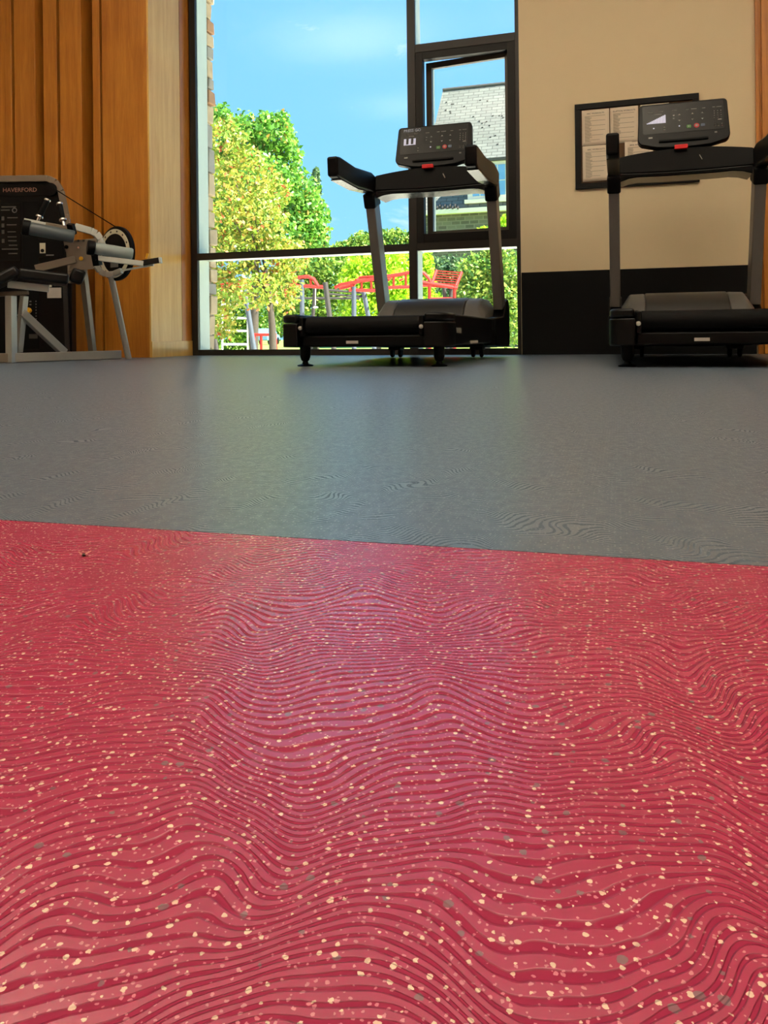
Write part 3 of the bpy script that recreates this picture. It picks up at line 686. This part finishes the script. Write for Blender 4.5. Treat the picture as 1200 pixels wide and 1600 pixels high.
# movement arm plates
mp_(bar(W(55, 420, 5.5), W(118, 405, 5.6), .02, .055), 'side_plate', 'brown_plate', bevel=.003)
pts = [W(99, 377, 5.6), W(150, 372, 5.6), W(155, 400, 5.6), W(146, 420, 5.6), W(106, 424, 5.6), W(112, 410, 5.6), W(102, 392, 5.6)]
back = Vector((-SY, CY, 0)) * .02; nn = len(pts)
mp_(MB().add(pts + [p + back for p in pts], [tuple(range(nn)), tuple(range(nn, 2 * nn))] + [(i, (i + 1) % nn, nn + (i + 1) % nn, nn + i) for i in range(nn)]), 'pivot_plate', 'brown_plate', bevel=.002)
toward = Vector((SY, -CY, 0))
for px, py in ((123, 376), (131, 376), (123, 387)): mp_(MB().lathe([(.008, 0), (.008, .006)], W(px, py, 5.59), toward, 10), 'bolt', 'chrome')
for px, py, r_, mt in ((104, 386, .014, 'black_rubber'), (127, 404, .015, 'yellow')): mp_(MB().lathe([(r_, 0), (r_, .006), (r_ * .5, .008)], W(px, py, 5.6), toward, 14), 'pivot_cap', mt)
# white bent lever between the rollers
lev = [W(117, 354, 5.55), W(142, 361, 5.6), W(150, 365, 5.62), W(156, 373, 5.64), W(160, 384, 5.64)]
for a, b_ in zip(lev[:-1], lev[1:]): mp_(bar(a, b_, .03, .05, up=(0, 0, 1)), 'lever', 'pale_steel', bevel=.003)
curl = [W(150, 415, 5.6), W(156, 424, 5.62), W(165, 429, 5.64), W(178, 428, 5.64), W(190, 423, 5.62)]
for a, b_ in zip(curl[:-1], curl[1:]): mp_(bar(a, b_, .03, .04, up=(0, 0, 1)), 'lower_lever', 'silver', bevel=.003)
# rollers
def roller(a, b_, r_, mat, capmat, cap_r):
    a, b_ = Vector(a), Vector(b_); d = b_ - a; L_ = d.length; k = unit(d)
    mp_(MB().lathe([(r_ * .9, 0), (r_, .01), (r_ * 1.0, L_ * .5), (r_ * .96, L_ * .7), (r_ * .98, L_ - .01), (r_ * .85, L_)], a, k, 22), 'roller_pad', mat)
    mp_(MB().lathe([(cap_r * .9, -.05), (cap_r, -.045), (cap_r, -.004), (cap_r * .9, .0)], a, k, 22), 'roller_cap', capmat)
roller(W(47, 357, 5.35), W(116, 370, 5.45), .046, 'slate_vinyl', 'black_plastic', .054)
roller(W(148, 388, 5.38), W(207, 397, 5.5), .042, 'grey_vinyl', 'black_plastic', .052)
mp_(bar(W(38, 346, 5.42), W(72, 353, 5.44), .04, .044), 'roller_arm', 'pale_steel', bevel=.003)
mp_(bar(W(70, 352, 5.44), W(112, 360, 5.5), .04, .044), 'roller_arm', 'brown_plate', bevel=.003)
mp_(bar(W(110, 350, 5.46), W(114, 366, 5.5), .05, .035, up=(0, 1, 0)), 'arm_clamp', 'black_plastic', bevel=.004)
mp_(bar(W(150, 403, 5.4), W(224, 412, 5.5), .035, .036), 'ankle_arm', 'pale_steel', bevel=.003)
mp_(bar(W(149, 394, 5.40), W(153, 415, 5.42), .05, .05, up=(0, 1, 0)), 'arm_bracket', 'black_plastic', bevel=.006)
mp_(bar(W(222, 411, 5.5), W(250, 406.5, 5.5), .03, .04), 'adjuster_grip', 'grey_plastic', bevel=.004)
mp_(bar(W(249, 407, 5.5), W(252.5, 406.5, 5.5), .034, .042), 'grip_end', 'pale_steel', bevel=.003)
mp_(bar(W(188, 423, 5.62), W(240, 414, 5.5), .012, .012), 'tie_rod', 'pale_steel')
mp_(tube([W(229, 404, 5.5), W(231, 396, 5.5)], .010, 12), 'pull_knob', 'yellow', label='yellow pull knob')
# range dial
dc = W(179, 396, 5.78); dn = unit(Vector((SY, -CY, 0)) * .80 + Vector((-CY, -SY, 0)) * .55)
dial = mp_(MB().lathe([(.195, -.035), (.205, -.03), (.205, -.008), (.195, 0)], dc, dn, 48), 'range_dial', 'black_plastic')
mb = MB(); e1 = unit(dn.cross(Vector((0, 0, 1)))); e2 = e1.cross(dn) * -1
n = 48; v = []
for r_ in (.148, .183):
    for d_ in (.001, .004):
        for i in range(n): a = 2 * math.pi * i / n; v.append(dc + dn * d_ + (e1 * math.cos(a) + e2 * math.sin(a)) * r_)
f = []
for i in range(n):
    j = (i + 1) % n; f += [(n + i, n + j, 3 * n + j, 3 * n + i), (i, j, n + j, n + i), (2 * n + i, 3 * n + i, 3 * n + j, 2 * n + j), (i, 2 * n + i, 2 * n + j, j)]
mp_(mb.add(v, f), 'number_ring', 'cream')
for i in range(14):
    a = 2 * math.pi * i / 14; p = dc + dn * .0045 + (e1 * math.cos(a) + e2 * math.sin(a)) * .166; tdir = -e1 * math.sin(a) + e2 * math.cos(a)
    mp_(bar(p - tdir * .007, p + tdir * .007, .012, .003, up=tuple(dn)), 'ring_number', 'ink')
mp_(bar(dc + dn * .003 + e2 * .085 - e1 * .045, dc + dn * .003 + e2 * .085 + e1 * .045, .04, .004, up=tuple(dn)), 'dial_label', 'print_grey', bevel=.001)
mp_(MB().lathe([(.05, 0), (.05, .01), (.03, .016)], dc, dn, 24), 'dial_hub', 'silver')
# cable and rear legs
mp_(tube([tp(tx_(86), tz_(294), .03), W(120, 317, 5.95), W(183, 356, 5.80)], .004, 6), 'cable', 'black_rubber')
mp_(bar(W(129, 416, 5.75), W(145, 552, 5.95), .045, .045, up=(0, 1, 0)), 'rear_leg', 'brown_plate', bevel=.003)
q0, q1 = W(172, 425, 5.78), W(201, 560, 6.0); q1.z = 0.0
mp_(tube([q0, q1], .024, 14), 'rear_leg', 'silver')
# hand grips
for (ax, ay, bx, by) in ((62, 338, 74, 313), (98, 343, 93, 319)):
    a, b_ = W(ax, ay, 5.5), W(bx, by, 5.52); d = unit(b_ - a); L_ = (b_ - a).length
    mp_(MB().lathe([(.017, 0), (.019, .01), (.019, L_ - .01), (.017, L_)], a, d, 16), 'hand_grip', 'black_rubber')
    mp_(MB().lathe([(.022, -.006), (.024, .0), (.022, .008)], b_, d, 16), 'grip_collar', 'chrome')
    mp_(MB().lathe([(.026, -.01), (.028, -.003), (.024, .005)], a, d, 16), 'grip_collar', 'chrome')
    mp_(tube([a - d * .05, a], .011, 10), 'grip_stem', 'chrome')
mp_(tube([W(104, 356, 5.5), W(109, 352, 5.5), W(109, 343, 5.5)], .007, 8), 'release_lever', 'chrome')

# ================================================================== HUSK ON THE RED FLOOR
hk0 = onfloor(131, 869); hk = empty('seed_husk', hk0)
for sx, l_, w_, an in ((1, .0062, .0019, 28), (-1, .0046, .0009, 30)):
    d = Vector((CY, SY, 0)) * sx; upv = Vector((0, 0, 1)); dd = d * math.cos(R(an)) + upv * math.sin(R(an)); sd = Vector((-d.y, d.x, 0))
    mb = MB(); prof = [(0, .15), (.3, .8), (.6, 1), (.85, .8), (1, .2)]
    v = []
    for q, k in prof:
        for s_, hh in ((-1, 0), (0, .25), (1, 0), (0, -.1)): v.append(dd * l_ * q + sd * s_ * w_ * k + upv * hh * w_ + Vector((0, 0, .0008)))
    f = [(i * 4 + a, i * 4 + (a + 1) % 4, i * 4 + 4 + (a + 1) % 4, i * 4 + 4 + a) for i in range(4) for a in range(4)] + [(0, 1, 2, 3), (16, 17, 18, 19)]
    mb.add(v, f).build('husk_wing', 'husk', hk, smooth=True)
MB().lathe([(.0002, 0), (.0012, .0004), (.0015, .0012), (.001, .002), (.0002, .0023)], (0, 0, 0), (0, 0, 1), 12).build('husk_body', 'dark_husk', hk)
tag(hk, 'tiny pale two-winged husk lying on the red rubber floor', 'debris')

# ================================================================== OUTSIDE
GZ = -.5
def leaves(clumps, count, size, seed, mat, name, parent, flat=.5):
    """clumps: (centre, radii); leaf blades scattered mostly near each clump's surface"""
    g = np.random.default_rng(seed); vol = np.array([c[1][0] * c[1][1] * c[1][2] for c in clumps]) ** .67; num = np.maximum(20, (count * vol / vol.sum()).astype(int)); V = []
    for (c, r), k in zip(clumps, num):
        d = g.normal(size=(k, 3)); d /= np.linalg.norm(d, axis=1)[:, None]
        rad = g.uniform(.25, 1, k) ** .45 * (1 + .10 * g.normal(size=k))
        V.append(np.array(c) + d * rad[:, None] * np.array(r))
    P = np.concatenate(V); k = len(P); P[:, 2] = np.maximum(P[:, 2], GZ + .05)
    a = g.normal(size=(k, 3)); a /= np.linalg.norm(a, axis=1)[:, None]; b_ = g.normal(size=(k, 3)); b_ -= a * (a * b_).sum(1)[:, None]; b_ /= np.linalg.norm(b_, axis=1)[:, None]
    s_ = size * g.uniform(.6, 1.3, k)[:, None]; nrm_ = np.cross(a, b_)
    v = np.stack([P - a * s_, P + b_ * s_ * .55 + nrm_ * s_ * .15, P + a * s_, P - b_ * s_ * .55 + nrm_ * s_ * .15], 1).reshape(-1, 3)
    me = bpy.data.meshes.new(name); me.vertices.add(4 * k); me.vertices.foreach_set('co', v.astype(np.float32).ravel())
    me.loops.add(4 * k); me.loops.foreach_set('vertex_index', np.arange(4 * k, dtype=np.int32)); me.polygons.add(k)
    me.polygons.foreach_set('loop_start', np.arange(0, 4 * k, 4, dtype=np.int32)); me.polygons.foreach_set('loop_total', np.full(k, 4, dtype=np.int32)); me.update(); me.validate()
    me.materials.append(M[mat]); o = bpy.data.objects.new(name, me); C.objects.link(o); o['kind'] = 'stuff'
    if parent: o.parent = parent; o.matrix_parent_inverse = Matrix.Translation(-Vector(parent.location))
    return o
def plant(name, label, cat, px, Z, clumps_px, count, size, seed, mat, trunk=None, depth=1.0, group=None):
    """clumps_px: (px, py, rx_px, ry_px, dz) outlines measured in the photograph, at distance Z+dz"""
    b0 = W(px, 527, Z); root = empty(name, (b0.x, b0.y, GZ)); cl = []
    for (x, y, rx, ry, dz) in clumps_px:
        c = W(x, y, Z + dz); k = (Z + dz) / F; cl.append((tuple(c), (rx * k, (rx + ry) / 2 * k * depth, ry * k)))
    leaves(cl, count, size, seed, mat, 'foliage', root)
    if trunk:
        tip = W(trunk[0], trunk[1], Z); r_ = trunk[2]
        pts = [Vector((b0.x, b0.y, GZ)), Vector((b0.x, b0.y, GZ)).lerp(tip, .5) + Vector((r_ * .5, 0, 0)), tip]
        o = tube(pts, [r_ * 1.2, r_, r_ * .5], 10).build('trunk', 'bark', root); o.matrix_parent_inverse = Matrix.Translation(-Vector(root.location))
        for c, r in cl[:6]:
            o = tube([pts[1].lerp(tip, .6), (pts[1].lerp(tip, .6) + Vector(c)) / 2 + Vector((0, 0, .1)), Vector(c)], [r_ * .4, r_ * .25, r_ * .1], 6).build('branch', 'bark', root); o.matrix_parent_inverse = Matrix.Translation(-Vector(root.location))
    return tag(root, label, cat, group)

plant('autumn_tree', 'young yellow-green tree with orange leaves, nearest the window on the left', 'tree', 427, 13,
      [(350, 230, 40, 45, 0), (385, 280, 45, 50, .5), (345, 310, 35, 60, -.3), (400, 350, 50, 50, .2), (360, 395, 45, 45, 0), (415, 410, 45, 40, .3), (345, 460, 35, 40, .2), (400, 455, 40, 30, -.2), (440, 450, 30, 40, .4), (455, 400, 30, 30, .6), (350, 510, 22, 22, 1.0), (430, 300, 26, 30, 1)], 9500, .046, 11, 'leaf_autumn', (418, 430, .06))
plant('green_tree', 'tall full green tree rising behind the autumn tree', 'tree', 396, 26,
      [(345, 215, 30, 48, 0), (385, 225, 40, 48, 0), (425, 215, 38, 36, 0), (450, 245, 20, 34, .5), (400, 290, 60, 50, -.5), (455, 305, 45, 40, 0), (480, 340, 36, 40, .5), (420, 365, 70, 40, 0), (490, 370, 26, 30, 0), (350, 350, 50, 60, .5), (415, 185, 14, 12, 0), (345, 175, 12, 14, 0), (440, 182, 12, 10, 0)], 17000, .10, 12, 'leaf_green', (396, 300, .13))
plant('slim_conifer', 'slim grey-green treetop beside the tall green tree', 'tree', 494, 36,
      [(494, 275, 5, 14, 0), (493, 300, 9, 20, 0), (492, 330, 12, 22, 0), (494, 365, 14, 26, 0), (486, 290, 6, 10, 0)], 2200, .11, 13, 'leaf_dark', (494, 275, .12))
tl = [(545, 395, 36, 22), (575, 385, 30, 28), (615, 385, 34, 26), (650, 400, 40, 24), (520, 405, 26, 20)]
plant('far_tree', 'rounded pale green far tree above the window rail', 'tree', 590, 62, [(540, 392, 26, 16, 0), (565, 382, 22, 20, 0), (590, 376, 22, 18, 1), (618, 374, 22, 17, 0), (645, 378, 20, 18, 0), (590, 400, 60, 22, 0)], 9000, .17, 14, 'leaf_hedge', (590, 400, .3))
plant('far_hedge', 'low far hedge showing under the ladder beyond the parked car', 'hedge', 430, 95, [(380, 512, 40, 18, 0), (430, 510, 40, 20, 0), (480, 512, 40, 18, 0)], 5000, .22, 22, 'leaf_hedge', (430, 518, .2))
HG = 'shrubs behind the red climbing frames'
plant('hedge_shrub', 'dense green shrub behind the middle climbing frame', 'shrub', 490, 30, [(470, 430, 45, 40, 0), (500, 420, 40, 36, 0), (530, 440, 40, 45, 0), (480, 480, 60, 40, 0), (540, 490, 50, 36, 0), (455, 470, 40, 50, 0)], 9000, .10, 15, 'leaf_hedge', (490, 440, .12), group=HG)
plant('hedge_shrub', 'dense green shrub behind the white ladder at far left', 'shrub', 385, 37, [(345, 470, 30, 45, 0), (370, 480, 30, 45, 0), (408, 472, 40, 34, 0), (350, 520, 36, 30, 0), (376, 525, 22, 22, 0)], 7500, .095, 21, 'leaf_hedge', (385, 470, .1), group=HG)
plant('lime_shrub', 'bright lime-green shrub left of the window mullion', 'shrub', 590, 27, [(565, 435, 34, 40, 0), (600, 430, 36, 42, 0), (626, 440, 22, 46, .3), (580, 485, 50, 36, 0), (622, 490, 26, 36, 0)], 9000, .09, 16, 'leaf_lime', (590, 430, .1), group=HG)
plant('lime_shrub', 'small bright lime shrub between the mullion and the red slatted seat', 'shrub', 668, 24, [(666, 415, 12, 24, 0), (664, 445, 16, 26, 0), (668, 480, 24, 24, 0)], 2200, .085, 17, 'leaf_lime', (668, 430, .06), group=HG)
plant('yellow_shrub', 'yellow-green shrub filling the lower right window pane', 'shrub', 760, 22, [(745, 425, 32, 32, 0), (775, 420, 30, 32, 0), (740, 460, 34, 30, 0), (785, 465, 34, 40, 0), (800, 430, 24, 40, 0), (750, 495, 50, 28, 0), (800, 505, 30, 36, 0), (772, 395, 22, 16, 0)], 8500, .075, 18, 'leaf_hedge', (765, 440, .08), group=HG)
plant('wall_shrub', 'sunlit yellow-green sprig growing up before the stone house', 'shrub', 790, 30, [(790, 350, 9, 14, 0), (757, 362, 10, 8, 0), (793, 372, 12, 12, 0)], 700, .09, 19, 'leaf_lime', (790, 365, .05), group=HG)
plant('grey_shrub', 'grey-green shrub behind the red slatted seat', 'shrub', 705, 33, [(690, 430, 20, 30, 0), (712, 430, 22, 30, 0), (700, 470, 36, 36, 0)], 3200, .10, 20, 'leaf_dark', (705, 440, .08), group=HG)

# ---- red climbing frames
def frame_part(root, name, mat, *pts, r=.035, Z=20):
    P_ = []
    for p in pts: P_.append(W(p[0], p[1], p[2] if len(p) > 2 else Z))
    o = tube(P_, r, 8).build(name, mat, root); o.matrix_parent_inverse = Matrix.Translation(-Vector(root.location)); return o
def post(root, name, mat, x, y, Z, r, xb=None):
    a = W(x, y, Z); b_ = W(xb if xb else x, 530, Z); b_.z = GZ
    o = tube([a, b_], r, 10).build(name, mat, root); o.matrix_parent_inverse = Matrix.Translation(-Vector(root.location)); return o
def rig(name, label, px, Z, cat='climbing frame'):
    b0 = W(px, 527, Z); root = empty(name, (b0.x, b0.y, GZ)); return tag(root, label, cat)
ra = rig('ladder_frame', 'white ladder with red bars on top, leftmost outside behind the autumn tree', 370, 15)
for x in (347, 387): post(ra, 'ladder_rail', 'white_paint', x, 470, 15, .020)
for y in (476, 497, 517, 538): frame_part(ra, 'rung', 'white_paint', (347, y), (387, y), r=.022, Z=15)
post(ra, 'post', 'steel_post', 382, 452, 15, .05, 402); post(ra, 'post', 'dark_post', 330, 490, 15.5, .05, 342)
for y0_, y1_ in ((445, 437), (449, 442), (453, 447)): frame_part(ra, 'top_bar', 'red_paint', (345, y0_), (385, y1_), (394, y1_ + 4), r=.022, Z=15)
for x in (352, 366, 380): frame_part(ra, 'top_bar', 'red_paint', (x, 434, 14.8), (x + 4, 456, 15.3), r=.018)
rb = rig('step_frame', 'low red steel frame standing at the foot of the ladder', 408, 15.5)
frame_part(rb, 'rail', 'red_paint', (397, 523), (432, 523), r=.03, Z=15.5)
for x, xb in ((398, 391), (408, 408), (430, 434)): post(rb, 'leg', 'red_paint', x, 523, 15.5, .028, xb)
rc = rig('ring_frame', 'red looped bars on grey posts with hanging rings, in the middle outside', 490, 20)
frame_part(rc, 'loop_bar', 'red_paint', (449, 436), (465, 434), (481, 432), (490, 436), (498, 449), r=.05, Z=20)
frame_part(rc, 'loop_bar', 'red_paint', (452, 446), (480, 447), (510, 449), r=.05, Z=20)
frame_part(rc, 'loop_bar', 'red_paint', (446, 452), (450, 480), (460, 482), r=.04, Z=20)
for x in (460, 485): frame_part(rc, 'cross_bar', 'red_paint', (x, 435), (x + 1, 447), r=.035, Z=20)
post(rc, 'post', 'steel_post', 472, 437, 20, .06); post(rc, 'post', 'dark_post', 492, 450, 20.5, .05, 484); post(rc, 'post', 'dark_post', 508, 441, 19.7, .07, 524)
for y in (453, 459): frame_part(rc, 'beam', 'dark_post', (511, y), (570, y + 5), r=.03, Z=20.5)
frame_part(rc, 'beam', 'dark_post', (460, 466), (562, 466), r=.03, Z=21)
for x in (456, 493, 512):
    frame_part(rc, 'rope', 'white_paint', (x, 450), (x, 477), r=.008, Z=20.2)
    c0 = W(x, 480, 20.2); mb = MB().lathe([(.02, -.03), (.07, -.015), (.075, 0), (.03, .025)], c0, (0, 0, 1), 16); o = mb.build('hanging_disc', 'white_paint', rc); o.matrix_parent_inverse = Matrix.Translation(-Vector(rc.location))
rd_ = rig('monkey_bars', 'red overhead monkey bars climbing rightward to the window mullion', 590, 20)
frame_part(rd_, 'rail', 'red_paint', (523, 450), (532, 445), (560, 440), (600, 434), (645, 425), r=.045, Z=20)
frame_part(rd_, 'rail', 'red_paint', (530, 451, 21), (552, 446, 21), (562, 434, 21), (610, 431, 21), (650, 424, 21), r=.045)
frame_part(rd_, 'rail', 'red_paint', (545, 453), (585, 454), (612, 449), (645, 448), r=.045, Z=20)
for x, a, b_ in ((550, 441, 453), (565, 439, 454), (580, 437, 454), (597, 434, 452), (615, 430, 450), (634, 426, 449), (646, 424, 448)): frame_part(rd_, 'rung', 'red_paint', (x, a), (x, b_), r=.032, Z=20)
for x in (556, 572, 588, 606, 625): frame_part(rd_, 'rung', 'red_paint', (x, 438, 20), (x + 4, 436, 21), r=.03)
post(rd_, 'post', 'steel_post', 553, 448, 20, .065); post(rd_, 'post', 'steel_post', 568, 455, 20.4, .065, 588)
post(rd_, 'post', 'steel_post', 645, 448, 20.4, .065)
rs = rig('slatted_seat', 'red slatted steel panel on legs right of the window mullion', 695, 20)
TL_, TR_, BR_, BL_ = W(682, 423, 20.5), W(721, 426, 20.5), W(712, 448, 20), W(674, 446, 20)
for a, b_ in ((TL_, BL_), (TR_, BR_)):
    o = tube([a, b_], .045, 8).build('side_bar', 'red_paint', rs); o.matrix_parent_inverse = Matrix.Translation(-Vector(rs.location))
for i in range(7):
    k = i / 6; o = bar(TL_.lerp(BL_, k), TR_.lerp(BR_, k), .028, .028 if i < 6 else .09).build('slat', 'red_paint', rs); o.matrix_parent_inverse = Matrix.Translation(-Vector(rs.location))
frame_part(rs, 'arch_bar', 'red_paint', (655, 424), (663, 427), (670, 435), (674, 444), r=.045, Z=20)
frame_part(rs, 'rail', 'red_paint', (655, 440), (715, 450), r=.05, Z=20); frame_part(rs, 'rail', 'red_paint', (655, 446), (676, 446), r=.04, Z=20)
frame_part(rs, 'rail', 'red_paint', (670, 467), (712, 467), r=.04, Z=20)
for x in (671, 710): post(rs, 'leg', 'red_paint', x, 446, 20, .045)
post(rs, 'post', 'dark_post', 694, 450, 20.5, .055, 700); post(rs, 'post', 'dark_post', 705, 450, 20.5, .055, 697)

# ---- stone house with steep slate roof
def uvquad(mb_obj):
    me = mb_obj.data; uvl = me.uv_layers.new(name='UVMap')
    for p in me.polygons:
        n_ = p.normal; u_ = Vector((0, 0, 1)).cross(n_)
        u_ = unit(u_) if u_.length > .1 else Vector((1, 0, 0)); v_ = n_.cross(u_)
        for li in p.loop_indices:
            c = me.vertices[me.loops[li].vertex_index].co; uvl.data[li].uv = (c.dot(u_), c.dot(v_))
hb = empty('stone_house', tuple(W(740, 527, 42))); hb.location.z = GZ
def hp_(o): o.parent = hb; o.matrix_parent_inverse = Matrix.Translation(-Vector(hb.location)); return o
tag(hb, 'stone house with a steep grey slate roof and a dormer, beyond the open casement', 'house')
eL, eR = W(648, 330, 42), W(900, 304, 36); ez = eL.z
eR = eL + Vector((17, 0, 0)); eR.z = ez; hd = unit(Vector((eR.x - eL.x, eR.y - eL.y, 0))); hn = Vector((-hd.y, hd.x, 0))       # hn points away from the viewer
rl = W(692, 141, 47.5); rz = rl.z
L0 = Vector((eL.x, eL.y, ez)); L1 = Vector((eR.x, eR.y, ez))
o_r0 = Vector((rl.x, rl.y, rz)); run = (o_r0 - L0).dot(hn); o_r1 = o_r0 + hd * 14
dep = run * 2
B0, B1 = L0 + hn * dep, L1 + hn * dep
o = MB().add([L0, L1, o_r1, o_r0, B0, B1], [(0, 1, 2, 3), (0, 3, 4), (4, 3, 2, 5), (1, 5, 2), (0, 4, 5, 1)]).build('roof', 'slate', hb); o.matrix_parent_inverse = Matrix.Translation(-Vector(hb.location)); uvquad(o)
w0, w1 = L0 + hd * .5 + hn * .45, L1 - hd * .5 + hn * .45
v = [Vector((p.x, p.y, zz)) for zz in (GZ, ez) for p in (w0, w1, w1 + hn * (dep - 1), w0 + hn * (dep - 1))]
o = MB().add(v, [(0, 1, 5, 4), (1, 2, 6, 5), (2, 3, 7, 6), (3, 0, 4, 7)]).build('stone_wall', 'rubble', hb); o.matrix_parent_inverse = Matrix.Translation(-Vector(hb.location)); uvquad(o)
hp_(bar(L0 - Vector((0, 0, .12)) + hn * .12, L1 - Vector((0, 0, .12)) + hn * .12, .35, .24).build('cornice', 'trim_white', None))
hp_(tube([o_r0, o_r1], .12, 8).build('ridge_cap', 'slate', None))
roofn = unit((L1 - L0).cross(o_r0 - L0)); 
if roofn.dot(hn) > 0: roofn = -roofn
up_r = unit((o_r0 - L0) - hd * (o_r0 - L0).dot(hd))
# dormer window
def roofpt(px, py):
    r_ = ray(px, py); c0 = Vector((0, 0, HC)); k = (L0 - c0).dot(roofn) / r_.dot(roofn); return c0 + r_ * k
d0 = roofpt(731, 318); dw = 3.2; dh = 2.15
fro = d0 - hn * .05
def dbox(name, x0, x1, z0, z1, y0, y1, mat, par=None):
    v = [fro + hd * x + hn * y + Vector((0, 0, zz)) for x in (x0, x1) for y in (y0, y1) for zz in (z0, z1)]
    o = MB().add(v, [(0, 1, 3, 2), (4, 6, 7, 5), (0, 4, 5, 1), (2, 3, 7, 6), (0, 2, 6, 4), (1, 5, 7, 3)]).build(name, mat, par or hb)
    o.matrix_parent_inverse = Matrix.Translation(-Vector(hb.location)); return o
dm = dbox('dormer', 0, dw, 0, dh, 0, 2.2, 'trim_white')
for i in range(3):
    xx = .28 + i * .95; win = dbox('dormer_window', xx, xx + .8, .35, dh - .2, -.04, .02, 'sky_glass')
    dbox('glazing_bar', xx + .38, xx + .42, .35, dh - .2, -.06, -.03, 'trim_white')
    dbox('glazing_bar', xx, xx + .8, 1.1, 1.14, -.06, -.03, 'trim_white')
dbox('dormer_sill', -.15, dw + .15, -.02, .18, -.15, .3, 'trim_white'); dbox('dormer_roof', -.2, dw + .2, dh, dh + .16, -.2, 2.6, 'slate')
sg = MB(); rr = random.Random(7)
for i in range(46):
    px, py = rr.uniform(690, 800), rr.uniform(150, 258); p = roofpt(px, py); sg.bar(p, p + roofn * .04, .09, .05)
for i in range(14):
    p = roofpt(762 + i * 4, 252 - (i % 2) * 2); sg.bar(p, p + roofn * .14, .06, .16)
for i in range(9):
    p = roofpt(684 + i * 4, 326 - (i % 2) * 3); sg.bar(p, p + roofn * .14, .06, .16)
sgo = sg.build('snow_guards', 'dark_post', hb, kind='stuff'); sgo.matrix_parent_inverse = Matrix.Translation(-Vector(hb.location))

# ---- parked car beyond the frames
cb = W(414, 527, 70); car = empty('parked_car', (cb.x, cb.y, GZ)); car.rotation_euler = (0, 0, R(100)); tag(car, 'small blue parked car glimpsed beyond the red step frame', 'car')
cp = [(-2.1, .35), (2.1, .35), (2.15, .75), (1.7, .9), (1.1, .95), (.5, 1.42), (-.9, 1.45), (-1.6, 1.0), (-2.1, .92)]
mb = MB(); mb.prism(cp, 1.7, o=(0, .85, 0), u=(1, 0, 0), v=(0, 0, 1)); mb.build('car_body', 'car_paint', car, bevel=.08)
mb = MB(); mb.prism([(-1.35, 1.0), (.95, 1.0), (.45, 1.36), (-.85, 1.38)], 1.74, o=(0, .87, 0), u=(1, 0, 0), v=(0, 0, 1)); mb.build('car_windows', 'sky_glass', car)
for x in (-1.35, 1.35):
    for y in (-.8, .8): MB().lathe([(.3, -.1), (.33, -.08), (.33, .08), (.3, .1)], (x, y, .33), (0, 1, 0), 18).build('wheel', 'black_rubber', car)
